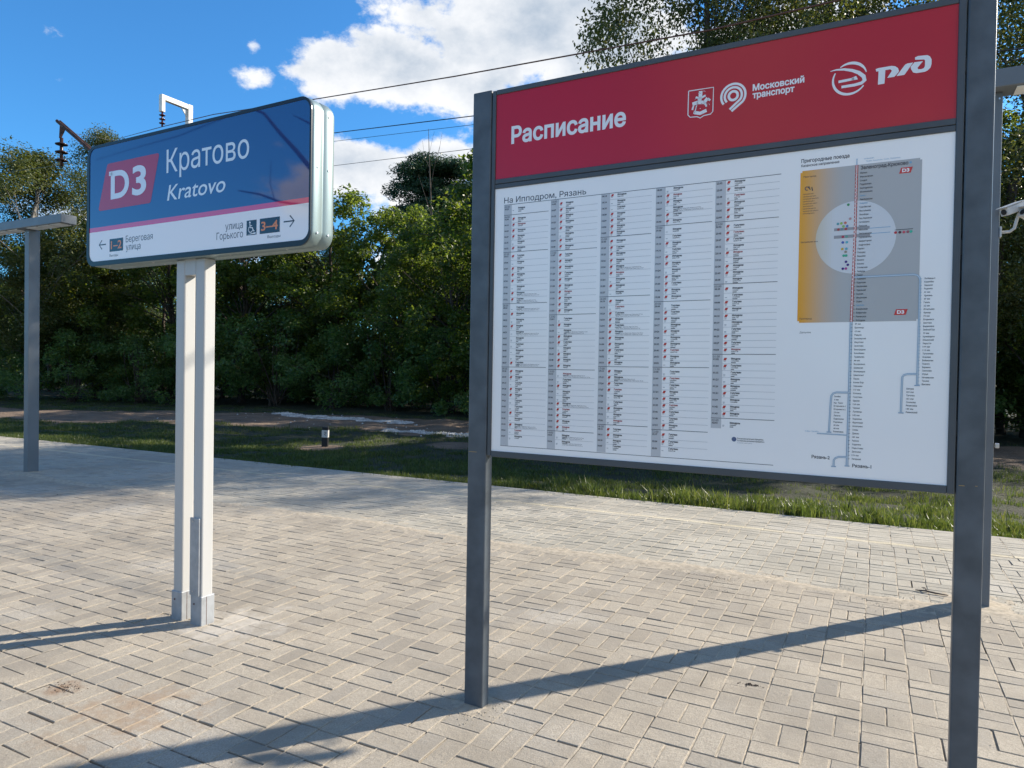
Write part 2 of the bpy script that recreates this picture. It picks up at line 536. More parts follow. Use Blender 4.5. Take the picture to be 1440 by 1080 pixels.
def paver_material(name, c1, c2, c3, sandy):
    m = bpy.data.materials.new(name); m.use_nodes = True
    N, L = m.node_tree.nodes, m.node_tree.links
    p = N['Principled BSDF']; p.inputs['Roughness'].default_value = 0.88
    g = N.new('ShaderNodeNewGeometry'); oi = N.new('ShaderNodeObjectInfo')
    ad = N.new('ShaderNodeMath'); ad.operation = 'ADD'
    L.new(g.outputs['Random Per Island'], ad.inputs[0]); L.new(oi.outputs['Random'], ad.inputs[1])
    fr = N.new('ShaderNodeMath'); fr.operation = 'FRACT'; L.new(ad.outputs[0], fr.inputs[0])
    cr = N.new('ShaderNodeValToRGB')
    cr.color_ramp.elements.new(0.5)
    cr.color_ramp.elements.new(0.9); cr.color_ramp.elements.new(0.95)
    for i, c in enumerate((c1, c2, c3, tuple(v * 0.84 for v in c1), tuple(v * 0.80 for v in c3))):
        cr.color_ramp.elements[i].position = (0.0, 0.50, 0.86, 0.93, 1.0)[i]; cr.color_ramp.elements[i].color = (*c, 1)
    L.new(fr.outputs[0], cr.inputs[0])

    def nse(scale, detail=6, rough=0.6):
        n = N.new('ShaderNodeTexNoise'); n.inputs['Scale'].default_value = scale; n.inputs['Detail'].default_value = detail
        n.inputs['Roughness'].default_value = rough
        L.new(g.outputs['Position'], n.inputs['Vector']); return n.outputs[0]

    def ramp(v, a, b, lo=0.0, hi=1.0):
        r = N.new('ShaderNodeMapRange'); r.interpolation_type = 'SMOOTHSTEP'
        r.inputs['From Min'].default_value = a; r.inputs['From Max'].default_value = b
        r.inputs['To Min'].default_value = lo; r.inputs['To Max'].default_value = hi
        L.new(v, r.inputs[0]); return r.outputs[0]

    def mix(f, a, b, mode='MIX'):
        x = N.new('ShaderNodeMix'); x.data_type = 'RGBA'; x.blend_type = mode
        L.new(f, x.inputs['Factor'])
        for v, k in ((a, 'A'), (b, 'B')):
            if isinstance(v, tuple): x.inputs[k].default_value = (*v, 1)
            else: L.new(v, x.inputs[k])
        return x.outputs['Result']
    col = cr.outputs[0]
    col = mix(ramp(nse(1.1, 5, 0.65), 0.42, 0.62, 0.0, 0.75), col, tuple(c * 0.68 for c in c1))      # broad wet/dirty patches
    col = mix(ramp(nse(2.3, 7), 0.50, 0.70, 0.0, sandy), col, (0.50, 0.43, 0.33))              # sand swept over the surface
    col = mix(ramp(nse(0.9, 3, 0.5), 0.56, 0.70, 0.0, 0.55), col, (0.48, 0.45, 0.40))           # dusty pale areas
    col = mix(ramp(nse(3.7, 5), 0.66, 0.74, 0.0, 0.45), col, (0.26, 0.17, 0.10))                # rusty stain spots
    col = mix(ramp(nse(140, 3, 0.8), 0.35, 0.68, 0.0, 0.75), col, tuple(c * 0.50 for c in c2))   # grain
    col = mix(ramp(nse(28, 5, 0.7), 0.45, 0.70, 0.0, 0.5), col, tuple(c * 0.66 for c in c1))   # mottling within a stone
    sp = N.new('ShaderNodeTexVoronoi'); sp.inputs['Scale'].default_value = 55; L.new(g.outputs['Position'], sp.inputs['Vector'])
    crumb = ramp(sp.outputs['Distance'], 0.10, 0.05, 0.0, 0.5)
    col = mix(crumb, col, (0.56, 0.49, 0.38))
    for sx, sy, sr, sc_ in ((-3.40, 1.98, 0.16, (0.20, 0.10, 0.04)), (-2.9, 1.95, 0.5, (0.30, 0.215, 0.14)), (-3.40, 2.92, 0.6, (0.50, 0.46, 0.40))):   # rust stain, brown patch, dusty patch by the poles
        vm = N.new('ShaderNodeVectorMath'); vm.operation = 'DISTANCE'; L.new(g.outputs['Position'], vm.inputs[0]); vm.inputs[1].default_value = (sx, sy, 0)
        dv = N.new('ShaderNodeMath'); dv.operation = 'MULTIPLY_ADD'; L.new(nse(7, 5, 0.7), dv.inputs[0]); dv.inputs[1].default_value = -sr * 2.6; L.new(vm.outputs['Value'], dv.inputs[2])
        col = mix(ramp(dv.outputs[0], -sr * 0.55, -sr * 1.5, 0.0, 0.8), col, sc_)
    L.new(col, p.inputs['Base Color'])
    b = N.new('ShaderNodeBump'); b.inputs['Strength'].default_value = 0.8; b.inputs['Distance'].default_value = 0.004
    h = N.new('ShaderNodeMath'); h.operation = 'ADD'
    L.new(nse(220, 4, 0.7), h.inputs[0]); L.new(nse(45, 4, 0.6), h.inputs[1])
    L.new(h.outputs[0], b.inputs['Height']); L.new(b.outputs[0], p.inputs['Normal'])
    return m


M_brown = paver_material('brown_paver', (0.395, 0.345, 0.275), (0.450, 0.395, 0.312), (0.335, 0.303, 0.255), 0.6)
M_grey = paver_material('grey_paver', (0.435, 0.402, 0.332), (0.475, 0.438, 0.362), (0.390, 0.365, 0.310), 0.4)
M_yell = paver_material('yellow_paver', (0.66, 0.58, 0.40), (0.60, 0.54, 0.41), (0.64, 0.57, 0.42), 0.6)
M_sand = material('joint_sand', (0.43, 0.37, 0.285), 0.95, var=0.25, scale=25, bump=0.6, bscale=300)
M_bed = material('sand_bed', (0.20, 0.165, 0.125), 0.95, var=0.3, scale=20, bump=0.5, bscale=200)


# ------------------------------------------------------------------ ground
def path_mask(x, y):
    yl = np.interp(x, [-70, -31, -22.8, -16.7, -10.5, 3, 30], [10, 12.2, 14.8, 17.4, 17.6, 18.2, 18.5])
    yu = np.interp(x, [-70, -31.5, -23.9, -16.2, 3, 30], [13.5, 17.4, 21.8, 23.6, 24.2, 25])
    n = 0.9 * nz(x, y, 0.35, 3.0) + 0.5 * nz(x, y, 1.1, 8.0)
    a = min((y + n - yl), (yu + n - y))
    v = min(1.0, max(0.0, a / 0.8 + 0.5))
    d = ((x + 12.0) / 0.55) ** 2 + ((y - 13.0) / 0.7) ** 2
    v = max(v, min(1, max(0, 1.4 - d)))
    d = ((x + 9.2) / 1.3) ** 2 + ((y - 15.3) / 0.8) ** 2
    return max(v, min(1, max(0, 1.4 - d + n)))


def ground_z(x, y):
    t = min(1, max(0, (y - 8.4) / 4.0)) if y > 0 else 1
    z = -0.05 - 0.30 * t
    z += 0.05 * nz(x, y, 0.5, 1.0) * t + 0.025 * nz(x, y, 2.0, 4.0)
    if y > 12: z += 0.06 * nz(x, y, 0.9, 9.0)
    return z


xs = np.concatenate([[-400, -250, -160, -110, -80], np.arange(-62, -30, 1.0), np.arange(-30, 8, 0.22), np.arange(8, 30, 1.0), [40, 60, 100, 180, 300]])
ys = np.concatenate([np.arange(8.372, 30, 0.2), np.arange(30, 60, 2), [70, 90, 130, 200, 300, 500]])
V = np.zeros((len(xs) * len(ys), 3)); D = np.zeros((len(V), 4)); k = 0
for x in xs:
    for y in ys:
        V[k] = (x, y, ground_z(x, y))
        g_ = ((x + 18.4) / 3.6) ** 2 + ((y - 21.3 + 0.12 * (x + 18)) / 0.55) ** 2 + 2.0 * nz(x, y, 1.3, 2.0)
        g2 = ((x + 11.0) / 2.4) ** 2 + ((y - 18.0) / 0.5) ** 2 + 2.0 * nz(x, y, 1.5, 5.0)
        D[k] = (path_mask(x, y), 1.0 if min(g_, g2) < 1.0 else 0.0, 0, 1)
        k += 1
nx, ny = len(xs), len(ys)
I = (np.arange(nx - 1)[:, None] * ny + np.arange(ny - 1)[None, :]).ravel()
F = np.stack([I, I + ny, I + ny + 1, I + 1], 1)


def ground_material():
    m = bpy.data.materials.new('verge_soil'); m.use_nodes = True
    N, L = m.node_tree.nodes, m.node_tree.links
    p = N['Principled BSDF']; p.inputs['Roughness'].default_value = 0.95
    a = N.new('ShaderNodeAttribute'); a.attribute_name = 'cover'
    s = N.new('ShaderNodeSeparateColor'); L.new(a.outputs['Color'], s.inputs[0])
    g = N.new('ShaderNodeNewGeometry')

    def nse(sc, d=6, r=0.6):
        n = N.new('ShaderNodeTexNoise'); n.inputs['Scale'].default_value = sc; n.inputs['Detail'].default_value = d; n.inputs['Roughness'].default_value = r
        L.new(g.outputs['Position'], n.inputs['Vector']); return n.outputs[0]

    def mixc(f, A, B):
        x = N.new('ShaderNodeMix'); x.data_type = 'RGBA'; L.new(f, x.inputs['Factor'])
        for v, k_ in ((A, 'A'), (B, 'B')):
            if isinstance(v, tuple): x.inputs[k_].default_value = (*v, 1)
            else: L.new(v, x.inputs[k_])
        return x.outputs['Result']

    def mr(v, a_, b_):
        r = N.new('ShaderNodeMapRange'); r.inputs['From Min'].default_value = a_; r.inputs['From Max'].default_value = b_; L.new(v, r.inputs[0]); return r.outputs[0]
    grass = mixc(mr(nse(3), 0.35, 0.65), (0.018, 0.030, 0.009), (0.028, 0.028, 0.014))
    dirt = mixc(mr(nse(1.5, 8), 0.35, 0.65), (0.21, 0.145, 0.095), (0.095, 0.064, 0.044))
    dirt = mixc(mr(nse(30, 4), 0.45, 0.75), dirt, (0.21, 0.17, 0.13))
    grav = mixc(mr(nse(25, 5, 0.8), 0.40, 0.62), (0.17, 0.14, 0.12), (0.62, 0.62, 0.62))
    c = mixc(mr(s.outputs[0], 0.3, 0.7), grass, dirt)
    c = mixc(mr(s.outputs[1], 0.35, 0.75), c, grav)
    L.new(c, p.inputs['Base Color'])
    b = N.new('ShaderNodeBump'); b.inputs['Strength'].default_value = 1.0; b.inputs['Distance'].default_value = 0.05
    h = N.new('ShaderNodeMath'); h.operation = 'ADD'; L.new(nse(12, 8, 0.7), h.inputs[0]); L.new(nse(3), h.inputs[1])
    L.new(h.outputs[0], b.inputs['Height']); L.new(b.outputs[0], p.inputs['Normal'])
    return m


M_ground = ground_material()
me = fastmesh('ground', V, F, True)
at = me.color_attributes.new('cover', 'FLOAT_COLOR', 'POINT')
at.data.foreach_set('color', D.astype(np.float32).ravel())
link('ground', me, M_ground, kind='structure')
# the land on the near side, lower than the platform
mb = MB(); mb.add([(-400, -500, -1.1), (400, -500, -1.1), (400, -8.0, -1.1), (-400, -8.0, -1.1)], [(0, 1, 2, 3)])
gb = mb.build('near_ground', M_ground, kind='structure')

# ------------------------------------------------------------------ platform and its paving
mb = MB()
mb.box(-120, 60, -7.9, 8.345, -1.3, -0.013)
platform = mb.build('platform', M_bed, kind='structure')


def pave_z(x, y):
    z = 0.004 * nz(x, y, 0.45, 11.0) + 0.0035 * nz(x, y, 1.3, 15.0)
    # settled, rumpled strip where the old brown paving meets the new grey one
    z += 0.010 * math.exp(-((y - 5.60 - 0.12 * nz(x, 0, 0.5, 2.0)) / 0.16) ** 2) * (0.5 + nz(x, y, 1.2, 21.0))
    return z


def paver_template(lx, ly, bev=0.0022, h=0.03):
    """18 triangles: chamfered slab, top at z=0, centred"""
    a, b = lx / 2, ly / 2
    V = []
    for zz, ia in ((-h, 0), (-bev * 1.4, 0), (0, bev)):
        V += [(-a + ia, -b + ia, zz), (a - ia, -b + ia, zz), (a - ia, b - ia, zz), (-a + ia, b - ia, zz)]
    F = [(8, 9, 10, 11)]
    for k in (0, 4):
        for i in range(4):
            j = (i + 1) % 4
            F.append((k + i, k + j, k + 4 + j, k + 4 + i))
    return np.array(V), np.array(F)


pavers = []      # (cx, cy, lx, ly, zone)
sands = []       # strips of sand lying in joints: (x0,x1,y0,y1,drop)


def basket(x_at, y_at, y0, y1, g, parity, zone, jx, jy):
    j0 = math.ceil((y0 - y_at) / g - 0.01); j1 = math.floor((y1 - y_at) / g + 0.01)
    for j in range(j0, j1):
        cy = y_at + (j + 0.5) * g
        xmin = -2.25 * cy - 3.0; xmax = 0.42 * cy + 2.0
        row_shift = 0.004 * nz(j, zone, 0.7, 4.0)
        gap_row = (0.0034 if zone == 0 else 0.0055) + (0.007 if zone == 0 and j in (-6, -3, 4) else 0) + max(0, nz(j * 3.1, zone, 1.0, 6.0)) * 0.016
        for i in range(math.floor((xmin - x_at) / g), math.ceil((xmax - x_at) / g)):
            cx = x_at + (i + 0.5) * g + row_shift
            w = g - jx
            if (i + j) % 2 == parity:
                hgt = (g - gap_row - jy) / 2
                a = 0.5 * (hgt + jy)
                pavers.append((cx, cy - a, w, hgt, zone)); pavers.append((cx, cy + a, w, hgt, zone))
            else:
                ww = (g - 2 * jx) / 2
                a = 0.5 * (ww + jx)
                hh = g - gap_row
                pavers.append((cx - a, cy, ww, hh, zone)); pavers.append((cx + a, cy, ww, hh, zone))
                if random.random() < 0.95: sands.append((cx - jx * 0.7, cx + jx * random.uniform(0.5, 0.95), cy - g / 2, cy + g / 2, 0.0010 + random.random() ** 2 * 0.007))
            if random.random() < 0.97: sands.append((cx - g / 2 - jx * random.uniform(0.5, 0.95), cx - g / 2 + jx * 0.7, cy - g / 2, cy + g / 2, 0.0008 + random.random() ** 2 * 0.007))
            if random.random() < 0.10: sands.append((cx - g / 2, cx + g / 2, cy - g / 2 - 0.004, cy - g / 2 + 0.004, 0.001 + random.random() * 0.003))


basket(-0.029, 3.297, 0.9, 5.56, 0.2045, 0, 0, 0.0065, 0.0042)
basket(-0.019, 5.572, 5.572, 7.44, 0.1925, 0, 1, 0.0060, 0.0055)
for k in range(-100, 30): sands.append((k * 0.2, k * 0.2 + 0.2, 7.4140, 7.4235, 0.0002)); sands.append((k * 0.2, k * 0.2 + 0.2, 7.499, 7.508, 0.0002))
for (ya, yb, ln, zone) in ((7.3085, 7.4135, 0.1925, 1), (7.4195, 7.502, 0.189, 2), (7.505, 7.602, 0.189, 1)) + tuple((7.607 + k * 0.0925, 7.607 + (k + 1) * 0.0925 - 0.003, 0.189, 1) for k in range(8)):
    cy = (ya + yb) / 2
    n0 = math.floor((-2.25 * cy - 3.0 + 0.035) / ln); n1 = math.ceil((0.42 * cy + 2.0 + 0.035) / ln)
    for i in range(n0, n1):
        cx = -0.035 + (i + 0.5) * ln
        pavers.append((cx, cy, ln - 0.005, yb - ya, zone))
        if random.random() < 0.9: sands.append((cx - ln / 2 - 0.004, cx - ln / 2 + 0.004, ya - 0.002, yb + 0.002, 0.0015))

P = np.array([(p[0], p[1], 0.0) for p in pavers])
px, py, pw = to_frame(P)
size = (F_PX / pw) ** 2 * EYE / pw
inside = (px > -40) & (px < 1480) & (py < 1120) & (py > 500)
order = np.argsort(-(size * inside))[:300]
single = np.zeros(len(pavers), bool); single[order] = True
zone_mat = (M_brown, M_grey, M_yell)
tmpl = {}
VV = []; FF = []; MM = []; off = 0
for i, (cx, cy, lx, ly, zone) in enumerate(pavers):
    z = pave_z(cx, cy) + random.gauss(0, 0.0009)
    tx = (pave_z(cx + 0.06, cy) - pave_z(cx - 0.06, cy)) / 0.12 + random.gauss(0, 0.009)
    ty = (pave_z(cx, cy + 0.06) - pave_z(cx, cy - 0.06)) / 0.12 + random.gauss(0, 0.009)
    rz = random.gauss(0, 0.009)
    dx, dy = random.gauss(0, 0.0011), random.gauss(0, 0.0011)
    if single[i]:
        key = (round(lx, 4), round(ly, 4), zone)
        if key not in tmpl:
            v, f = paver_template(lx, ly)
            m_ = fastmesh('paver', v, f); m_.materials.append(zone_mat[zone]); tmpl[key] = m_
        o = bpy.data.objects.new('paver', tmpl[key])
        o.parent = platform
        o.location = (cx + dx, cy + dy, z); o.rotation_euler = (ty, -tx, rz)
        C.objects.link(o)
    else:
        v, f = paver_template(lx, ly)
        c_, s_ = math.cos(rz), math.sin(rz)
        X = v[:, 0] * c_ - v[:, 1] * s_; Y = v[:, 0] * s_ + v[:, 1] * c_
        VV.append(np.stack([X + cx + dx, Y + cy + dy, v[:, 2] + z + tx * X + ty * Y], 1)); FF.append(f + off); off += len(v)
        MM += [zone] * len(f)
link('paving', fastmesh('paving', np.concatenate(VV), np.concatenate(FF), False, MM), list(zone_mat), platform, kind='stuff')
VV = []; FF = []; off = 0
for (x0, x1, y0, y1, dr) in sands:
    n = 5
    for k in range(n + 1):
        t = k / n
        if (y1 - y0) > (x1 - x0):
            y = y0 + (y1 - y0) * t; zz = pave_z((x0 + x1) / 2, y) - dr + random.gauss(0, 0.0006); wv = random.gauss(0, 0.0006)
            VV += [(x0 + wv, y, zz), (x1 + wv, y, zz)]
        else:
            x = x0 + (x1 - x0) * t; zz = pave_z(x, (y0 + y1) / 2) - dr + random.gauss(0, 0.0006)
            VV += [(x, y1, zz), (x, y0, zz)]
    for k in range(n):
        a = off + 2 * k
        FF.append((a, a + 1, a + 3, a + 2))
    off += 2 * (n + 1)
link('joint_sand', fastmesh('joint_sand', np.array(VV), np.array(FF)), M_sand, platform, kind='stuff')
# loose sand and crumbs: along the seam between the two pavings, round the post feet, by the sign poles
VV = []; FF = []; off = 0


def crumb(x, y, r):
    global off
    z = pave_z(x, y)
    n = 5; a0 = random.random() * 6
    for k in range(n):
        a = a0 + 2 * math.pi * k / n; q = r * random.uniform(0.7, 1.2)
        VV.append((x + q * math.cos(a), y + q * math.sin(a), z - 0.001))
    VV.append((x, y, z + r * random.uniform(0.4, 0.9)))
    for k in range(n): FF.append((off + k, off + (k + 1) % n, off + n))
    off += n + 1


dx_ = np.arange(-17, 3.0, 0.03); dy_ = np.linspace(-0.26, 0.26, 24)
SV = []
for x in dx_:
    c0 = 5.57 + 0.11 * nz(x, 0, 0.6, 2.0)
    for v in dy_:
        y = c0 + v
        hgt = 0.0075 * math.exp(-(v / (0.075 + 0.05 * nz(x, 3, 0.8, 7.0))) ** 2) + 0.0035 * nz(x, y, 9.0, 3.0) + 0.0025 * nz(x, y, 30.0, 5.0) + 0.002 * nz(x, y, 2.0, 9.0) - 0.0030
        SV.append((x, y, pave_z(x, y) + hgt))
nn = len(dy_); I_ = (np.arange(len(dx_) - 1)[:, None] * nn + np.arange(nn - 1)[None, :]).ravel()
link('sand_drift', fastmesh('sand_drift', np.array(SV), np.stack([I_, I_ + nn, I_ + nn + 1, I_ + 1], 1), True), M_sand, platform, kind='stuff')
base_ = 0; SF = []; SV = []
for cx, cy, r_, h_ in ((-1.61, 2.80, 0.17, 0.010), (0.28, 2.76, 0.15, 0.008), (0.655, 5.74, 0.34, 0.016), (-10.765, 5.78, 0.25, 0.012)):
    m_ = 22
    for a_ in range(m_ + 1):
        for b_ in range(m_ + 1):
            x = cx + (a_ / m_ * 2 - 1) * r_; y = cy + (b_ / m_ * 2 - 1) * r_
            q = ((x - cx) ** 2 + (y - cy) ** 2) / (r_ * 0.5) ** 2
            SV.append((x, y, pave_z(x, y) + h_ * math.exp(-q) - 0.0035 + 0.005 * nz(x, y, 11.0, 2.0) + 0.003 * nz(x, y, 33.0, 6.0) - (0.01 if q > 3.4 else 0)))
    for a_ in range(m_):
        for b_ in range(m_):
            k_ = base_ + a_ * (m_ + 1) + b_; SF.append((k_, k_ + m_ + 1, k_ + m_ + 2, k_ + 1))
    base_ += (m_ + 1) ** 2
link('sand_heap', fastmesh('sand_heap', np.array(SV), np.array(SF), True), M_sand, platform, kind='stuff')
for _ in range(5200):
    x = random.uniform(-9, 2.5); crumb(x, 5.58 + 0.10 * nz(x, 0, 0.6, 2.0) + random.gauss(0, 0.075), random.uniform(0.0015, 0.006))
for cx, cy, s, n in ((-1.62, 2.80, 0.09, 260), (0.68, 5.70, 0.22, 700), (-3.70, 2.90, 0.12, 160), (-10.76, 5.75, 0.12, 200), (0.28, 2.78, 0.09, 150), (-1.1, 5.4, 0.2, 500), (0.05, 5.35, 0.3, 500)):
    for _ in range(n): crumb(random.gauss(cx, s), random.gauss(cy, s), random.uniform(0.0015, 0.006))
for _ in range(5000):
    y = 1.4 + 6.5 * random.random() ** 1.3; crumb(random.uniform(-2.1 * y, 0.4 * y + 1), y, random.uniform(0.001, 0.003))
for (x0, x1, y0, y1, dr) in sands:
    if y1 - y0 > x1 - x0 and y0 < 4.6 and random.random() < 0.75:
        for _ in range(random.randint(1, 7)): crumb((x0 + x1) / 2 + random.gauss(0, 0.0055), random.uniform(y0, y1), random.uniform(0.0010, 0.0024))
link('loose_sand', fastmesh('loose_sand', np.array(VV), np.array(FF)), M_sand, platform, kind='stuff')
# the rest of the platform, off to the sides and behind the viewer: the same paving as a plain sheet
M_far = bpy.data.materials.new('far_paving'); M_far.use_nodes = True
N_, L_n = M_far.node_tree.nodes, M_far.node_tree.links
bt = N_.new('ShaderNodeTexBrick'); tc_ = N_.new('ShaderNodeTexCoord'); L_n.new(tc_.outputs['Object'], bt.inputs['Vector'])
bt.inputs['Scale'].default_value = 1.0; bt.inputs['Brick Width'].default_value = 0.2; bt.inputs['Row Height'].default_value = 0.1; bt.inputs['Mortar Size'].default_value = 0.003
bt.inputs['Color1'].default_value = (0.42, 0.365, 0.28, 1); bt.inputs['Color2'].default_value = (0.36, 0.325, 0.26, 1); bt.inputs['Mortar'].default_value = (0.30, 0.25, 0.19, 1)
L_n.new(bt.outputs['Color'], N_['Principled BSDF'].inputs['Base Color']); N_['Principled BSDF'].inputs['Roughness'].default_value = 0.9
mb = MB()
mb.add([(-120, -7.85, -0.006), (60, -7.85, -0.006), (60, 0.98, -0.006), (-120, 0.98, -0.006)], [(0, 1, 2, 3)])
mb.add([(-120, 0.981, -0.006), (-5.0, 0.981, -0.006), (-21.55, 8.343, -0.006), (-120, 8.343, -0.006)], [(0, 1, 2, 3)])
mb.add([(2.25, 0.981, -0.006), (60, 0.981, -0.006), (60, 8.343, -0.006), (5.35, 8.343, -0.006)], [(0, 1, 2, 3)])
mb.build('outer_paving', M_far, platform, kind='stuff')
# concrete edge beam behind the last course
mb = MB(); mb.box(-120, 60, 8.348, 8.372, -0.6, -0.002)
mb.build('platform_edge', M_conc, kind='structure')

# ------------------------------------------------------------------ timetable board
T = thing('timetable_board', 'large railway timetable board with red header hung between two slate posts', 'notice board', (-1.6, 2.78, 0), R(-0.92))
mb = MB(); mb.box(-0.060, 0.037, -0.008, 0.052, -0.02, 2.805, 0.006); mb.build('post', M_post, T)
mb = MB(); mb.box(1.842, 1.922, -0.008, 0.052, -0.02, 2.805, 0.006); mb.build('post', M_post, T)
mb = MB()                                   # backing tray
mb.box(0.045, 1.834, 0.006, 0.040, 1.160, 2.795); mb.build('back_tray', M_frame, T)
for args in ((0.041, 0.059, 1.157, 2.798), (1.8165, 1.8385, 1.153, 2.798)):
    mb = MB(); mb.box(args[0], args[1], -0.006, 0.045, args[2], args[3], 0.003); mb.build('side_rail', M_frame, T)
for z0, z1 in ((1.153, 1.1795), (2.3575, 2.3775), (2.3795, 2.4005), (2.7785, 2.800)):
    mb = MB(); mb.box(0.0595, 1.816, -0.004, 0.040, z0, z1, 0.002); mb.build('cross_rail', M_frame, T)
for z in (1.35, 1.95, 2.55):
    for xa, xb in ((0.0365, 0.0415), (1.838, 1.8425)):
        mb = MB(); mb.box(xa, xb, 0.005, 0.030, z, z + 0.05); mb.build('bracket', M_frame, T)
mb = MB(); mb.box(0.0592, 1.8163, 0.001, 0.0055, 2.4005, 2.7785); hdr = mb.build('header_panel', M_red, T)
mb = MB(); mb.box(0.0592, 1.8163, 0.001, 0.0055, 1.1795, 2.3575); sht = mb.build('timetable_sheet', M_sheet, T)
# worn paint marks on the posts at the board's foot
M_scr = material('rust_scratch', (0.35, 0.24, 0.10), 0.8)
for a in ((-0.0540, -0.012, 1.168, 1.1705), (1.850, 1.866, 1.183, 1.1855), (1.895, 1.902, 1.185, 1.187)):
    mb = MB(); mb.box(a[0], a[1], -0.0086, -0.0080, a[2], a[3]); mb.build('scratch', M_scr, T)

LW = (0.82, 0.83, 0.85)
ink = Ink(0.0005)
ink.text('Расписание', 0.137, 2.552, 0.070, 0.532, LW, weight=0.030, res=5)
ink.build('title_lettering', M_ink, hdr); ink = Ink(0.0005)
ink.text('Московский', 1.165, 2.605, 0.022, 0.180, LW, weight=0.035, res=3)
ink.text('транспорт', 1.165, 2.577, 0.022, 0.147, LW, weight=0.035, res=3)
ink.build('transport_lettering', M_ink, hdr); ink = Ink(0.0005)
# railway monogram (three letter forms)
ink.poly([(1.575, 2.608), (1.584, 2.610), (1.623, 2.610), (1.634, 2.607), (1.643, 2.599), (1.646, 2.590), (1.645, 2.584), (1.633, 2.571), (1.611, 2.571), (1.625, 2.593), (1.620, 2.599), (1.605, 2.599), (1.603, 2.553), (1.583, 2.553), (1.584, 2.599), (1.577, 2.599)], LW)
ink.poly([(1.639, 2.572), (1.664, 2.606), (1.670, 2.609), (1.688, 2.609), (1.663, 2.572)], LW)
ink.poly([(1.693, 2.625), (1.702, 2.628), (1.729, 2.626), (1.737, 2.620), (1.742, 2.609), (1.742, 2.593), (1.739, 2.582), (1.731, 2.574), (1.723, 2.571), (1.699, 2.571), (1.689, 2.575), (1.682, 2.588), (1.681, 2.596), (1.692, 2.609), (1.717, 2.608), (1.701, 2.588), (1.704, 2.583), (1.713, 2.582), (1.720, 2.584), (1.723, 2.590), (1.723, 2.609), (1.720, 2.613), (1.694, 2.617)], LW)


def arc(cx, cz, r, a0, a1, n=22, rz=None):
    rz = rz or r
    return [(cx + r * math.cos(R(a0 + (a1 - a0) * k / n)), cz + rz * math.sin(R(a0 + (a1 - a0) * k / n))) for k in range(n + 1)]


ink.build('railway_monogram', M_ink, hdr); ink = Ink(0.0005)
# round train emblem
cx, cz = 1.494, 2.590
a_ = arc(cx, cz, 0.054, 125, 15, 20); ink.stroke(a_, [0.003 + 0.007 * math.sin(math.pi * k / 20) for k in range(21)], LW)
a_ = arc(cx, cz, 0.054, 150, 325, 26); ink.stroke(a_, [0.004 + 0.005 * math.sin(math.pi * k / 26) for k in range(27)], LW)
ink.stroke([(1.431, 2.627), (1.450, 2.629), (1.475, 2.626), (1.500, 2.618), (1.522, 2.606), (1.538, 2.590), (1.541, 2.576), (1.532, 2.568), (1.510, 2.565), (1.468, 2.565)], [0.002, 0.005, 0.008, 0.010, 0.012, 0.013, 0.013, 0.011, 0.010, 0.009], LW)
ink.stroke([(1.458, 2.585), (1.508, 2.587)], 0.009, LW)
ink.poly([(1.500, 2.5825), (1.520, 2.583), (1.514, 2.596), (1.500, 2.5915)], LW)
ink.build('train_emblem', M_ink, hdr); ink = Ink(0.0005)
# concentric transport emblem
cx, cz = 1.0945, 2.599
ink.stroke(arc(cx, cz, 0.0165, 0, 360, 30), 0.0095, LW)
ink.stroke(arc(cx, cz, 0.0315, 222, -35, 34) + [(1.082, 2.549)], 0.0085, LW)
ink.stroke(arc(cx, cz, 0.0445, 218, -38, 34) + [(1.089, 2.541)], 0.0085, LW)
ink.build('transport_emblem', M_ink, hdr); ink = Ink(0.0005)
# city shield: outline and a small engraved rider
sh = [(0.924, 2.646), (1.020, 2.644), (1.019, 2.552), (1.011, 2.543), (0.984, 2.541), (0.971, 2.534), (0.959, 2.541), (0.932, 2.543), (0.923, 2.553), (0.924, 2.646)]
ink.stroke(sh, 0.0035, LW)
rs = random.Random(5)
for pts, w in (([(0.971, 2.638), (0.970, 2.612), (0.966, 2.600)], 0.014), ([(0.952, 2.617), (0.970, 2.610), (0.990, 2.618)], 0.008), ([(0.940, 2.592), (0.960, 2.596), (0.985, 2.592), (0.998, 2.606)], 0.014),
               ([(0.945, 2.590), (0.940, 2.570)], 0.007), ([(0.998, 2.605), (1.008, 2.596)], 0.008), ([(0.985, 2.592), (0.995, 2.574)], 0.006), ([(0.945, 2.560), (0.970, 2.552), (0.995, 2.560)], 0.013), ([(0.960, 2.600), (0.950, 2.560)], 0.004)):
    ink.stroke(pts, w, LW)
for _ in range(60):
    x, z = rs.gauss(0.970, 0.018), rs.gauss(2.583, 0.022)
    if 0.932 < x < 1.01 and 2.548 < z < 2.635:
        ink.stroke([(x, z), (x + rs.uniform(-.006, .006), z + rs.uniform(-.006, .006))], 0.0012, (0.27, 0.02, 0.03) if rs.random() < .5 else LW, 0.0001 if rs.random() < .5 else None)
ink.build('city_shield', M_ink, hdr)

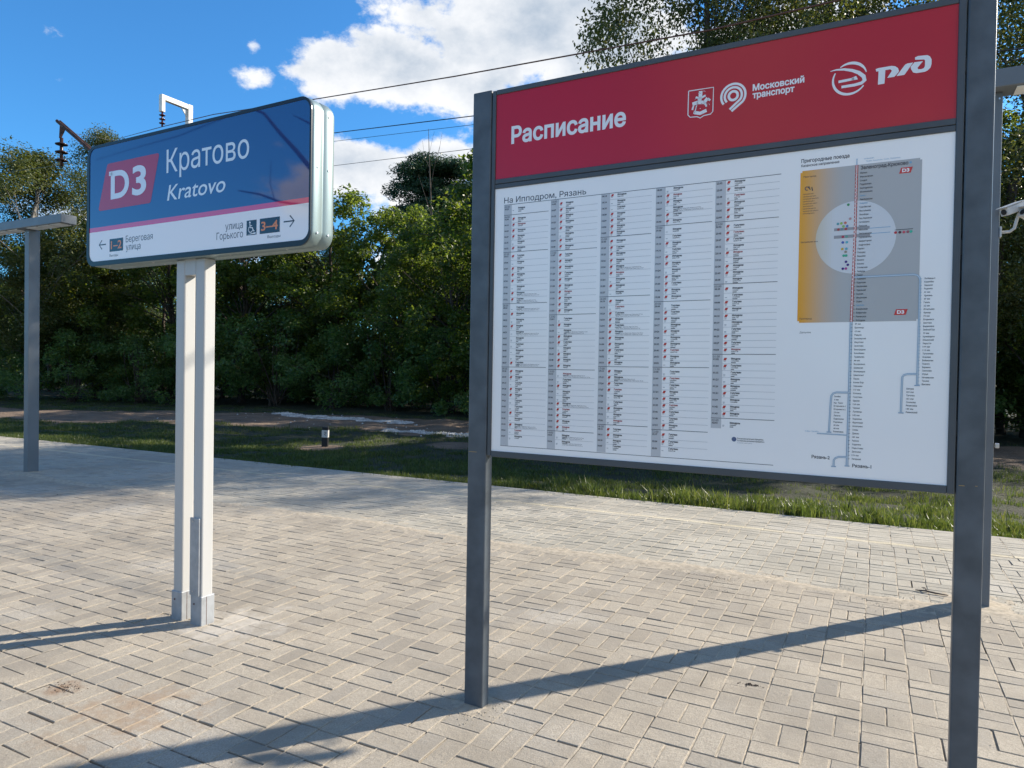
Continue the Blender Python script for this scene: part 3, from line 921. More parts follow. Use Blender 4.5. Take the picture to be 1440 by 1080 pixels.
K = (0.045, 0.05, 0.06); G1 = (0.55, 0.56, 0.58); RD = (0.52, 0.05, 0.04); GL = (0.30, 0.32, 0.35)
ink = Ink(0.0005)
Y2 = 0.0000
ink.text('На Ипподром, Рязань', 0.106, 2.2895, 0.0245, 0.394, K, weight=0.003, res=3)
ink.rect(0.106, 1.273, 2.2805, 2.2825, K)
ink.rect(0.106, 1.267, 1.2050, 1.2068, K)
cols = [(0.106, 0.327, [(2.2805, '05:00'), (2.2355, '06:00'), (2.070, '07:00'), (1.841, '08:00'), (1.559, '09:00')], 1.232, 1.207),
        (0.337, 0.553, [(2.2805, '10:00'), (2.061, '11:00'), (1.786, '12:00'), (1.550, '13:00'), (1.286, '14:00')], 1.222, 1.207),
        (0.568, 0.785, [(2.2805, ''), (2.102, '15:00'), (1.855, '16:00'), (1.565, '17:00'), (1.324, '18:00')], 1.220, 1.209),
        (0.801, 1.025, [(2.2805, ''), (2.129, '19:00'), (1.827, '20:00'), (1.565, '21:00'), (1.315, '22:00')], 1.220, 1.207),
        (1.036, 1.268, [(2.2805, ''), (2.124, '23:00'), (1.886, '00:00'), (1.617, '01:00'), (1.372, '02:00')], 1.345, 1.333)]
rs = random.Random(11)
for x0, x1, hrs, zend, zb in cols:
    ink.rect(x0, x0 + 0.039, zb, 2.280, G1)
    zs = [h[0] for h in hrs] + [zend]
    for hi_, (zt, lab) in enumerate(hrs):
        if hi_: ink.rect(x0, x1, zt - 0.0009, zt + 0.0009, K, Y2)
        z = zt
        if lab:
            ink.text(lab, x0 + 0.003, zt - 0.0125, 0.0085, 0.026, K, res=2, y=Y2)
            z = zt - 0.010
        nrow = max(1, int(round((z - zs[hi_ + 1]) / 0.0262)))
        st = (z - zs[hi_ + 1]) / nrow
        hh = lab[:2] if lab else {0: '14', 1: '18', 2: '22'}[cols.index((x0, x1, hrs, zend, zb)) - 2]
        mins = sorted(rs.sample(range(1, 59), nrow))
        for q in range(nrow):
            za = z - q * st
            ink.text('%s:%02d' % (hh, mins[q]), x0 + 0.004, za - 0.0120, 0.0068, 0.021, K, res=1, y=Y2, weight=0.035)
            if q: ink.rect(x0 + 0.039, x1, za - 0.0004, za + 0.0004, GL, Y2)
            red = rs.random() < 0.12
            if rs.random() < 0.68:
                ink.poly([(x0 + 0.042, za - 0.0135), (x0 + 0.052, za - 0.0135), (x0 + 0.056, za - 0.0035), (x0 + 0.046, za - 0.0035)], RD)
            ink.rect(x0 + 0.043, x0 + 0.051, za - 0.0175, za - 0.0155, GL)
            if rs.random() < 0.5: ink.rect(x0 + 0.043, x0 + 0.050, za - 0.0215, za - 0.0200, GL)
            c_ = (0.35, 0.05, 0.05) if red else K
            ink.text('Ипподром' if rs.random() < 0.7 else 'Голутвин', x0 + 0.071, za - 0.0100, 0.0066, rs.choice((0.034, 0.038)), c_, res=1, weight=0.045)
            ink.text(rs.choice(('с остановками', 'ежедневно', 'кроме: 32 км')), x0 + 0.071, za - 0.0172, 0.0046, rs.uniform(0.020, 0.029), K, res=1, weight=0.02)
            if rs.random() < 0.7: ink.rect(x0 + 0.071, x0 + 0.071 + rs.uniform(0.010, 0.020), za - 0.0235, za - 0.0208, K)
            if rs.random() < 0.07:
                for t in range(2): ink.text('кроме: Панки, Фабричная, Раменское, 47 км', x0 + 0.074, za - 0.0165 - t * 0.006, 0.0036, rs.uniform(0.085, 0.125), K, res=1, y=Y2)
# footnote
ink.disc(1.124, 1.294, 0.009, (0.10, 0.14, 0.25))
for t, w in ((1.2975, 0.095), (1.2895, 0.098)): ink.text('По вопросам расписания обращайтесь', 1.136, t - 0.002, 0.0048, w, K, res=1, weight=0.02)
ink.text('в справочный центр', 1.136, 1.280, 0.0035, 0.055, GL, res=1)
ink.build('timetable_print', M_ink, sht); ink = Ink(0.0005)
# route map
ink.text('Пригородные поезда', 1.341, 2.3130, 0.0125, 0.158, K, res=2, weight=0.02)
ink.text('Казанское направление', 1.341, 2.2975, 0.0090, 0.126, K, res=2, weight=0.015)
bx0, bx1, bz0, bz1 = 1.339, 1.722, 1.732, 2.283
n = 26
rc = 0.012
for k in range(n):
    a = bx0 + (bx1 - bx0) * (k / n) * 0.42; b = bx0 + (bx1 - bx0) * ((k + 1) / n) * 0.42
    t = (k / (n - 1)) ** 0.8
    f = max(0, 1 - t)
    f = f * f * (3 - 2 * f)
    col = tuple(o_ * f + g_ * (1 - f) for o_, g_ in zip((0.80, 0.36, 0.02), (0.45, 0.45, 0.45)))
    cut = 0.006 if k == 0 else 0
    ink.rect(a, b, bz0 + cut, bz1 - cut, col)
ink.rect(bx0 + (bx1 - bx0) * 0.42, bx1 - 0.006, bz0, bz1, (0.45, 0.45, 0.45)); ink.rect(bx1 - 0.006, bx1, bz0 + 0.006, bz1 - 0.006, (0.45, 0.45, 0.45))
ccx, ccz, cr_ = 1.5225, 2.030, 0.1275
n = 40
for k in range(n):                           # pale disc of the city, a little warmer at the left
    a0, a1 = math.pi - math.pi * k / n, math.pi - math.pi * (k + 1) / n
    xa, xb = ccx + cr_ * math.cos(a0), ccx + cr_ * math.cos(a1)
    ha, hb = cr_ * math.sin(a0), cr_ * math.sin(a1)
    t = min(1, max(0, (0.5 * (xa + xb) - 1.395) / 0.06))
    col = tuple(o_ * (1 - t) + g_ * t for o_, g_ in zip((0.62, 0.56, 0.44), (0.66, 0.68, 0.71)))
    ink.tris([(xa, ccz - ha), (xb, ccz - hb), (xb, ccz + hb), (xa, ccz + ha)], [(0, 1, 2), (0, 2, 3)], col, Y2)
Y3 = -0.0003; Y4 = -0.0006; Y5 = -0.0009
ink.rect(1.455, 1.568, 2.056, 2.066, (0.30, 0.30, 0.32), Y3); ink.rect(1.455, 1.570, 2.029, 2.040, (0.30, 0.30, 0.32), Y3)
BL = (0.20, 0.40, 0.58); LG = (0.42, 0.52, 0.62)
ink.rect(1.568, 1.632, 2.0565, 2.0585, BL, Y3); ink.rect(1.568, 1.632, 2.0380, 2.0400, BL, Y3)
ink.rect(1.6455, 1.700, 2.044, 2.046, K, Y3)
for x, c_ in ((1.648, (0.5, 0.03, 0.04)), (1.661, (0.1, 0.02, 0.03)), (1.673, (0.55, 0.08, 0.12)), (1.685, (0.35, 0.10, 0.12)), (1.694, (0.05, 0.45, 0.30))): ink.disc(x, 2.036, 0.0048, c_, Y3, 10)
# trunk line: red above, blue below, with stops
ink.stroke([(1.5235, 2.283), (1.5225, 2.03), (1.517, 1.732)], 0.0085, (0.50, 0.08, 0.07), Y4)
ink.stroke([(1.5235, 2.283), (1.5225, 2.03), (1.517, 1.732)], 0.0030, (0.75, 0.62, 0.62), Y5)
ink.stroke([(1.517, 1.732), (1.516, 1.482), (1.5145, 1.224)], 0.0085, (0.30, 0.42, 0.55), Y4)
ink.stroke([(1.517, 1.732), (1.516, 1.482), (1.5145, 1.224)], 0.0030, (0.60, 0.68, 0.75), Y5)
ink.rect(1.522, 1.5245, 2.283, 2.305, BL, Y3)
ink.text('на Крюково', 1.545, 2.300, 0.0042, 0.032, BL, res=1); ink.text('Тверь, Конаково, Клин, Поварово', 1.552, 2.2905, 0.0042, 0.105, BL, res=1)
ink.text('Зеленоград-Крюково', 1.536, 2.2655, 0.0118, 0.145, K, res=2, weight=0.02, y=Y3)
ink.disc(1.688, 2.271, 0.004, BL, Y3, 8)
for z in (2.2365, 1.753):
    x = 1.654 if z > 2 else 1.649
    ink.poly([(x, z), (x + 0.035, z), (x + 0.041, z + 0.0195), (x + 0.006, z + 0.0195)], (0.60, 0.04, 0.035), Y3)
    ink.text('D3', x + 0.009, z + 0.0045, 0.011, 0.022, (0.85, 0.85, 0.85), weight=0.05, res=2, y=Y4)
up_names = ['Малино', 'Фирсановская', 'Сходня', 'Подрезково', 'Новоподрезково', 'Молжаниново', 'Химки', 'Левобережная', 'Ховрино', 'Грачёвская', 'Моссельмаш', 'Лихоборы', 'Петр.-Разумовская', 'Останкино', 'Рижская', 'Митьково', 'Электрозаводская', 'Сортировочная', 'Авиамоторная', 'Андроновка', 'Перово', 'Плющево', 'Вешняки', 'Выхино', 'Косино', 'Ухтомская', 'Люберцы', 'Панки', 'Томилино', 'Красково', 'Малаховка', 'Удельная', 'Быково', 'Ильинская', 'Отдых', 'Кратово', 'Есенинская', 'Фабричная', 'Раменское', 'Ипподром']
z = 2.2530
dz = (2.2530 - 1.737) / (len(up_names) - 1)
for i, s in enumerate(up_names):
    zz = z - dz * i
    x = 1.5345 if zz > 2.0 else 1.5315
    c_ = BL if i in (6, 8, 35) else K
    if abs(zz - 2.0345) < 0.006 or abs(zz - 2.061) < 0.006: c_ = (0.9, 0.9, 0.9)
    ink.text(s, x, zz - 0.0025, 0.0056, min(0.040, 0.0036 * len(s)), c_, res=1, weight=0.015, y=Y4)
    ink.rect(1.5215, 1.5275, zz - 0.0006, zz + 0.0006, K, Y5 - 0.0002)
    ink.disc(1.5232 - (2.28 - zz) * 0.0115, zz, 0.0026, (0.85, 0.75, 0.75), Y5 - 0.0001, 6)
dn = ['47 км', 'Бронницы', '63 км', 'Радуга', 'Белоозерский', 'Фаустово', 'Золотово', 'Виноградово', 'Конобеево', 'Трофимово', '88 км', 'Воскресенск', 'Шиферная', 'Москворецкая', 'Цемгигант', 'Пески', 'Конев Бор', 'Хорошово', '113 км', 'Коломна', 'Голутвин', 'Щурово', '120 км', 'Черная', 'Луховицы', '142 км', 'Подлипки', 'Фруктовая', 'Алпатьево', 'Слемы', 'Дивово', '180 км', 'Рыбное', 'Ходынино', 'Недостоево', 'Дягилево', '193 км', 'Лагерный']
dz = (1.724 - 1.248) / (len(dn) - 1)
for i, s in enumerate(dn):
    zz = 1.724 - dz * i
    ink.text(s, 1.5285, zz - 0.0022, 0.0054, min(0.036, 0.0036 * len(s)), K, res=1, weight=0.015)
    ink.rect(1.516, 1.522, zz - 0.0006, zz + 0.0006, K, Y5 - 0.0002)
# side branches
def branch(pts, w=0.0065):
    ink.stroke(pts, w, (0.30, 0.42, 0.55), Y4); ink.stroke(pts, w * 0.35, (0.60, 0.68, 0.75), Y5)


branch([(1.523, 1.889), (1.62, 1.889), (1.706, 1.889), (1.716, 1.886), (1.722, 1.879), (1.7245, 1.870), (1.7245, 1.70), (1.7235, 1.514)])
rn = ['Люберцы-2', 'Коренёво', 'Овражки', 'Родники', '41 км', 'Хрипань', '47 км', 'Гжель', '52 км', 'Игнатьево', 'Фрезер', '73 км', 'Егорьевск', 'Аистово', 'Барановка', 'Зелёный Бор', '93 км', 'Кривандино', 'Ильинский', 'Черусти', '109 км', '113 км', 'Туголеево', 'Осаново', 'Воймежная', 'Пожога', 'Бармино', 'Сазоново', 'Струя', 'Нечаевская', 'Тасино', 'Вековка']
dz = (1.874 - 1.516) / (len(rn) - 1)
for i, s in enumerate(rn):
    zz = 1.874 - dz * i
    ink.text(s, 1.737, zz - 0.0022, 0.0054, min(0.034, 0.0035 * len(s)), K, res=1, weight=0.015)
    ink.rect(1.724, 1.730, zz - 0.0006, zz + 0.0006, BL, Y5 - 0.0002)
branch([(1.722, 1.5505), (1.695, 1.5500), (1.685, 1.5475), (1.679, 1.5400), (1.6785, 1.520), (1.6775, 1.418)])
for i, s in enumerate(('Шатура', '129 км', 'Туголес', '133 км', 'Сазоново', 'Рязановка', '144 км', 'Рязановский')):
    zz = 1.500 - 0.0115 * i
    ink.text(s, 1.692, zz - 0.0022, 0.0054, min(0.034, 0.0036 * len(s)), K, res=1, weight=0.015)
branch([(1.516, 1.4820), (1.475, 1.4815), (1.465, 1.478), (1.459, 1.470), (1.4575, 1.455), (1.4535, 1.340)])
for i, s in enumerate(('Сычёво', '6 км', 'Кр. Ткач', 'Егорьевск-1', 'Егорьевск-2', '29 км', 'Лелечи', 'Подосинки', 'Радовицы', '42 км', '44 км', 'Рязановка')):
    zz = 1.467 - 0.0114 * i
    ink.text(s, 1.4675, zz - 0.0022, 0.0054, min(0.038, 0.0036 * len(s)), K, res=1, weight=0.015)
branch([(1.5145, 1.331), (1.460, 1.3315), (1.414, 1.3325)], 0.004)
ink.text('Озёры, Зарайск', 1.374, 1.337, 0.0045, 0.045, BL, res=1)
branch([(1.5145, 1.253), (1.488, 1.2525), (1.477, 1.248), (1.4715, 1.240), (1.471, 1.218)])
for x, z in ((1.471, 1.217), (1.5145, 1.222), (1.4535, 1.339), (1.6775, 1.417), (1.7235, 1.512)):
    ink.rect(x - 0.008, x + 0.008, z - 0.0018, z + 0.0018, (0.30, 0.42, 0.55), Y5)
ink.text('Рязань-2', 1.398, 1.2415, 0.0115, 0.060, K, res=2, weight=0.02)
ink.text('Рязань-1', 1.531, 1.2190, 0.0115, 0.060, K, res=2, weight=0.02)
ink.text('Дальние', 1.348, 1.694, 0.0060, 0.038, K, res=1); ink.text('Пригород', 1.350, 2.258, 0.0055, 0.042, K, res=1, y=Y2)
ink.text('Центральная зона', 1.346, 2.022, 0.0052, 0.056, K, res=1, y=Y3); ink.text('Пригород', 1.346, 1.744, 0.0055, 0.042, K, res=1, y=Y2)
ink.stroke(arc(1.362, 2.218, 0.006, 0, 300, 10), 0.003, K, Y2); ink.stroke([(1.368, 2.225), (1.373, 2.212), (1.378, 2.222), (1.381, 2.208)], 0.004, K, Y2)
for i in range(9): ink.text('Центральный транспортный узел'[:12 + (i * 5) % 14], 1.350, 2.196 - i * 0.0088, 0.0042, 0.034 + 0.022 * ((i * 7) % 5) / 5, K, res=1, y=Y2)
for x, z, c_ in ((1.499, 2.146, (0.05, 0.3, 0.12)), (1.506, 2.096, (0.5, 0.3, 0.3)), (1.467, 2.081, (0.1, 0.35, 0.4)), (1.478, 2.082, (0.3, 0.5, 0.1)), (1.491, 2.083, (0.6, 0.15, 0.1)), (1.485, 2.071, (0.25, 0.5, 0.12)), (1.497, 2.071, (0.08, 0.2, 0.5)),
                (1.469, 2.061, (0.4, 0.05, 0.06)), (1.480, 2.061, (0.15, 0.25, 0.3)), (1.493, 2.061, (0.4, 0.05, 0.06)), (1.484, 2.034, (0.4, 0.03, 0.08)), (1.496, 2.034, (0.12, 0.35, 0.3)), (1.484, 2.014, (0.06, 0.12, 0.45)), (1.497, 2.014, (0.1, 0.45, 0.55)),
                (1.483, 1.991, (0.6, 0.4, 0.03)), (1.496, 1.991, (0.1, 0.4, 0.5)), (1.494, 1.980, (0.3, 0.25, 0.2)), (1.488, 1.967, (0.05, 0.42, 0.25)), (1.496, 1.967, (0.05, 0.42, 0.25)), (1.496, 1.945, (0.06, 0.02, 0.2)), (1.502, 1.934, (0.05, 0.02, 0.2)), (1.486, 1.921, (0.05, 0.02, 0.2)), (1.496, 1.921, (0.4, 0.05, 0.25))):
    ink.disc(x, z, 0.0046, c_, Y5, 10)
ink.build('route_map', M_ink, sht)

# ------------------------------------------------------------------ station name sign
S = thing('station_sign', 'white and dark blue station name sign with rounded corners on two pale posts', 'station sign', (-3.65, 2.80, 0), R(-1.39))


def rrect(x0, x1, z0, z1, r, n=7):
    pts = []
    for cx, cz, a in ((x1 - r, z0 + r, -90), (x1 - r, z1 - r, 0), (x0 + r, z1 - r, 90), (x0 + r, z0 + r, 180)):
        for k in range(n + 1):
            t = R(a + 90 * k / n); pts.append((cx + r * math.cos(t), cz + r * math.sin(t)))
    return pts


mb = MB()
sec = [(0.004, 0.004), (0.020, 0.0), (0.075, 0.0), (0.080, 0.004), (0.090, 0.004), (0.095, 0.0), (0.150, 0.0), (0.168, 0.005), (0.180, 0.020)]
rings = [rrect(-0.980 + d, 1.016 - d, 2.183 + d, 2.968 - d, 0.078 - d * 0.5) for _, d in sec]
n = len(rings[0]); VV = []; FF = []
for (y, d), rg in zip(sec, rings): VV += [(x, y, z) for x, z in rg]
for a in range(len(sec) - 1):
    for i in range(n):
        j = (i + 1) % n
        FF.append((a * n + i, (a + 1) * n + i, (a + 1) * n + j, a * n + j))
mb.add(VV, FF, True)
mb.f.append(list(range(n))); mb.s.append(False)
mb.f.append([(len(sec) - 1) * n + i for i in range(n)][::-1]); mb.s.append(False)
house = mb.build('box_housing', M_house, S)
for z in (2.255, 2.60, 2.885):
    for y in (0.045, 0.125): mb = MB(); mb.tube([(1.0145, y, z), (1.0195, y, z)], 0.006, 10); mb.build('screw', M_screw, house)
for x in (-0.80, -0.35, 0.35, 0.80):
    for y in (0.045, 0.125): mb = MB(); mb.tube([(x, y, 2.1845), (x, y, 2.1795)], 0.006, 10); mb.build('screw', M_screw, house)
# black rim round the face
outer = rrect(-0.980, 1.014, 2.184, 2.966, 0.076); inner = rrect(-0.952, 1.002, 2.214, 2.948, 0.056)
mb = MB(); n = len(outer)
VV = [(x, -0.003, z) for x, z in outer] + [(x, -0.003, z) for x, z in inner] + [(x, 0.0045, z) for x, z in outer] + [(x, 0.0045, z) for x, z in inner]
FF = []
for i in range(n):
    j = (i + 1) % n
    FF += [(i, j, n + j, n + i), (2 * n + i, 2 * n + j, j, i), (n + i, n + j, 3 * n + j, 3 * n + i)]
mb.add(VV, FF); mb.build('face_rim', material('rim_black', (0.018, 0.024, 0.030), 0.3, ior=1.38), S)


def clip_face(z0, z1, y, name, mat):
    """slice of the rounded face between two heights"""
    pts = [p for p in inner if z0 - 1e-6 <= p[1] <= z1 + 1e-6]
    L_ = [p for p in pts if p[0] < 0]; Rr = [p for p in pts if p[0] >= 0]
    if not any(abs(p[1] - z0) < 1e-4 for p in pts): Rr.append((1.002, z0)); L_.append((-0.952, z0))
    if not any(abs(p[1] - z1) < 1e-4 for p in pts): Rr.append((1.002, z1)); L_.append((-0.952, z1))
    Rr.sort(key=lambda p: (p[1], p[0] if p[1] < 2.5 else -p[0])); L_.sort(key=lambda p: (-p[1], p[0] if p[1] < 2.5 else -p[0]))
    m_ = MB(); m_.prism(Rr + L_, y, 0.0042)
    return m_.build(name, mat, S)


wband = clip_face(2.214, 2.405, 0.0, 'white_band', M_gwhite)
clip_face(2.405, 2.434, 0.0, 'red_band', M_gpink)
navy = clip_face(2.434, 2.948, 0.0, 'blue_face', M_navy)
WB = (0.72, 0.80, 0.88); ORG = (0.75, 0.22, 0.04); BX = (0.020, 0.020, 0.024)
ink = Ink(-0.0006)
ink.poly([(-0.852, 2.555), (-0.846, 2.541), (-0.835, 2.538), (-0.330, 2.538), (-0.318, 2.543), (-0.312, 2.555), (-0.240, 2.815), (-0.242, 2.826), (-0.252, 2.832), (-0.745, 2.832), (-0.757, 2.829), (-0.765, 2.818)], (0.42, 0.035, 0.075))
ink.text('D', -0.722, 2.606, 0.170, 0.190, WB, weight=0.026, res=6, y=-0.0012)
ink.text('3', -0.500, 2.606, 0.172, 0.140, WB, weight=0.026, res=6, y=-0.0012)
ink.rect(-0.742, -0.705, 2.752, 2.779, WB, -0.0012)
ink.build('line_badge', M_gink, navy); ink = Ink(-0.0006)
ink.text('Кратово', -0.166, 2.701, 0.133, 0.713, WB, weight=0.003, res=6)
ink.text('Kratovo', -0.158, 2.535, 0.092, 0.515, WB, weight=0.006, shear=0.18, res=6)
ink.build('name_lettering', M_gink, navy); ink = Ink(-0.0006)
ink.text('Береговая', -0.561, 2.315, 0.040, 0.268, K, res=3, weight=-0.004); ink.text('улица', -0.560, 2.265, 0.040, 0.148, K, res=3, weight=-0.004)
ink.text('Выходы', -0.731, 2.236, 0.014, 0.090, K, res=2); ink.rect(-0.731, -0.589, 2.267, 2.348, BX); ink.text('1–2', -0.716, 2.284, 0.050, 0.112, ORG, weight=0.02, res=3, y=-0.0012)
ink.stroke([(-0.843, 2.3185), (-0.770, 2.3185)], 0.0075, K); ink.stroke([(-0.812, 2.348), (-0.843, 2.3185), (-0.812, 2.289)], 0.0075, K)
ink.build('exit_directions', M_gink, wband); ink = Ink(-0.0006)
ink.text('улица', 0.360, 2.315, 0.040, 0.143, K, res=3, weight=-0.004); ink.text('Горького', 0.287, 2.264, 0.040, 0.218, K, res=3, weight=-0.004)
ink.build('street_lettering', M_gink, wband); ink = Ink(-0.0006)
ink.text('Выходы', 0.698, 2.243, 0.014, 0.098, K, res=2)
ink.rect(0.637, 0.790, 2.270, 2.353, BX);
ink.text('3–4', 0.648, 2.287, 0.048, 0.128, ORG, weight=0.02, res=3, y=-0.0012)
ink.stroke([(0.819, 2.3205), (0.893, 2.3205)], 0.0075, K); ink.stroke([(0.864, 2.351), (0.896, 2.3205), (0.864, 2.290)], 0.0075, K)
ink.build('exit_directions', M_gink, wband); ink = Ink(-0.0006)
ink.rect(0.533, 0.612, 2.270, 2.352, BX)
# wheelchair user on the small plate, on a ramp
WW = (0.80, 0.80, 0.82)
ink.disc(0.560, 2.340, 0.006, WW, -0.0012); ink.stroke([(0.560, 2.332), (0.563, 2.311), (0.580, 2.310), (0.590, 2.291), (0.597, 2.293)], 0.006, WW, -0.0012)
ink.stroke([(0.561, 2.322), (0.577, 2.322)], 0.004, WW, -0.0012); ink.stroke(arc(0.566, 2.302, 0.0165, 125, 345, 18), 0.0045, WW, -0.0012)
ink.poly([(0.540, 2.2745), (0.606, 2.2745), (0.606, 2.284)], WW, -0.0012)
ink.build('wheelchair_plate', M_gink, wband)
# the two poles with base sleeves and the cable hatch
for x0, x1 in ((-0.137, -0.057), (0.040, 0.122)):
    mb = MB(); mb.box(x0, x1, 0.050, 0.128, -0.02, 2.1835, 0.008); p_ = mb.build('pole', M_alu, S)
    mb = MB(); mb.box(x0 - 0.008, x1 + 0.008, 0.043, 0.136, -0.01, 0.175, 0.004); sl = mb.build('base_sleeve', M_sleeve, p_)
    mb = MB(); mb.tube([((x0 + x1) / 2 - 0.015, 0.0435, 0.125), ((x0 + x1) / 2 - 0.015, 0.039, 0.125)], 0.005, 8)
    mb.build('bolt', M_rust, p_)
    mb = MB(); mb.box(x1 + 0.0080, x1 + 0.0086, 0.078, 0.081, 0.0, 0.17); mb.build('sleeve_seam', M_rust, p_)
mb = MB(); mb.box(0.030, 0.112, 0.036, 0.0495, 0.176, 0.640, 0.003)
hc = mb.build('hatch_cover', M_sleeve, S)
for z in (0.62, 0.20): mb = MB(); mb.tube([(0.060, 0.036, z), (0.060, 0.032, z)], 0.004, 8); mb.build('bolt', M_screw, hc)
mb = MB(); mb.box(-0.0565, 0.0395, 0.052, 0.126, 2.088, 2.1830); mb.build('pole_bridge', M_alu, S)


# ------------------------------------------------------------------ platform lamps
def lamp_post(loc, label):
    t = thing('platform_lamp', label, 'lamp post', loc, 0, 'platform lamps')
    mb = MB(); mb.box(-0.055, 0.055, 0, 0.150, -0.02, 3.4645, 0.006); mb.build('post', M_lamp, t)
    mb = MB(); mb.box(-0.99, 0.99, -0.10, 0.11, 3.465, 3.585, 0.006); arm = mb.build('arm', M_lamp, t)
    for k in (-0.80, -0.52, -0.24, 0.24, 0.52, 0.80):
        mb = MB(); mb.box(k - 0.12, k + 0.12, -0.075, 0.085, 3.457, 3.464, 0.002); mb.build('diffuser', M_diff, arm)
    for a in (-0.035, 0.035): mb = MB(); mb.tube([(a, -0.001, 3.42), (a, -0.006, 3.42)], 0.006, 8); mb.build('bolt', M_screw, t)
    return t


lamp_post((-10.765, 5.71, 0), 'grey T shaped platform lamp standing alone at the left')
lp = lamp_post((0.655, 5.68, 0), 'grey T shaped platform lamp half hidden behind the timetable board post')
# surveillance cameras clamped to the right lamp
cc = thing('surveillance_camera', 'pair of white camera housings on a bent bracket on the lamp behind the timetable', 'security camera', (0.712, 5.70, 2.53))
mb = MB(); mb.tube([(0, 0, 0), (0.055, -0.01, 0.0), (0.080, -0.015, 0.02), (0.088, -0.018, 0.06), (0.100, -0.02, 0.11), (0.118, -0.02, 0.13)], 0.010, 8)
mb.box(-0.002, 0.010, -0.03, 0.03, -0.035, 0.035, 0.003); mb.build('bracket', M_white, cc)
for (a, b) in (((0.012, -0.08, 0.118), (0.125, 0.02, 0.175)), ((0.118, -0.06, 0.115), (0.230, 0.04, 0.060))):
    a, b = Vector(a), Vector(b)
    mb = MB(); L_ = (b - a).length
    mb.box(-0.030, 0.030, 0, L_, -0.027, 0.027, 0.006); mb.box(-0.035, 0.035, -0.02, L_ * 0.95, 0.029, 0.034, 0.002)
    o = mb.build('housing', M_white, cc); o.location = a; o.rotation_euler = (b - a).to_track_quat('Y', 'Z').to_euler()
    mb = MB(); mb.tube([(0, -0.004, 0), (0, 0.002, 0)], 0.019, 12); l_ = mb.build('lens', M_black, o)
# small bright clamp on the far post, and the tiny lamp pole bolt
cl = thing('junction_box', 'small grey cable clamp on the lamp behind the timetable board', 'cable clamp', (0.718, 5.68, 1.10))
mb = MB(); mb.box(-0.002, 0.022, -0.012, 0.014, -0.016, 0.016, 0.004); mb.build('cover', M_screw, cl)

# ------------------------------------------------------------------ bollard
t = thing('marker_bollard', 'short black cable marker post with white printed band standing in the grass', 'bollard', (-12.054, 13.278, -0.36))
mb = MB(); mb.box(-0.075, 0.075, -0.05, 0.05, 0, 0.50, 0.01); mb.build('post', M_black, t)
mb = MB(); mb.box(-0.078, 0.078, -0.054, 0.054, 0.24, 0.42, 0.004); b_ = mb.build('white_band', M_white, t)
t.rotation_euler = (0.02, 0.03, 0.45)
ink = Ink(-0.0545); ink.stroke([(-0.02, 0.37), (0.03, 0.375), (0.03, 0.34), (-0.01, 0.33), (0.02, 0.29)], 0.016, K); ink.build('mark', M_ink, b_)

# ------------------------------------------------------------------ overhead line
def mast_tube(mb, x, y, z0, z1, w): mb.box(x - w / 2, x + w / 2, y - w / 2, y + w / 2, z0, z1, 0.01)


t = thing('catenary_mast', 'white steel line mast with a bent arm and insulator above the station sign', 'mast', (-23.24, 18.0, -0.4))
mb = MB(); mast_tube(mb, 0, 0, 0, 11.85, 0.19); mb.build('pole', M_galv, t)
mb = MB(); mb.box(-0.085, 0.085, -1.20, -0.096, 11.66, 11.84, 0.01); mb.box(-0.085, 0.085, -1.20, -1.06, 11.22, 11.655, 0.01)
mb.add([(-0.02, -0.10, 11.655), (-0.02, -0.34, 11.655), (-0.02, -0.10, 11.36), (0.02, -0.10, 11.655), (0.02, -0.34, 11.655), (0.02, -0.10, 11.36)], [(0, 1, 2), (5, 4, 3), (0, 3, 4, 1), (1, 4, 5, 2)])
arm = mb.build('arm', M_galv, t)


def insulator(parent, x, y, ztop, zbot, r, n, mat):
    mb = MB(); mb.tube([(x, y, ztop), (x, y, zbot)], r * 0.28, 8)
    for k in range(n):
        z = ztop + (zbot - ztop) * (0.22 + 0.56 * k / max(1, n - 1))
        mb.tube([(x, y, z + r * 0.30), (x, y, z), (x, y, z - r * 0.12)], [r * 0.3, r, r * 0.95], 12)
    return mb.build('insulator', mat, parent)


insulator(arm, 0, -1.12, 11.22, 10.70, 0.11, 3, M_insul)
t = thing('catenary_mast', 'nearer brown steel line mast with a slanting strut and dark insulator left of the sign', 'mast', (-15.13, 12.0, -0.4))
mb = MB(); mast_tube(mb, 0, 0, 0, 5.25, 0.16); mb.build('pole', M_rust, t)
for dy in (-0.03, 0.05): mb = MB(); mb.tube([(-0.05, dy, 5.10), (-4.20, -1.0 + dy, 8.40)], 0.045, 5); mb.build('strut', M_rust, t)
mb = MB(); mb.add([(-4.12, -1.0, 8.30), (-3.95, -0.95, 8.15), (-4.10, -0.97, 7.93), (-4.10, -1.03, 7.93)], [(0, 1, 2), (0, 3, 1), (0, 2, 3), (1, 3, 2)]); mb.build('hanger', M_rust, t)
insulator(t, -4.09, -0.97, 7.95, 7.20, 0.155, 3, material('dark_porcelain', (0.035, 0.018, 0.016), 0.3))


def sag(pts, n=6):
    out = []
    for a, b in zip(pts, pts[1:]):
        a, b = Vector(a), Vector(b)
        for k in range(n): out.append(a.lerp(b, k / n))
    out.append(Vector(pts[-1])); return out


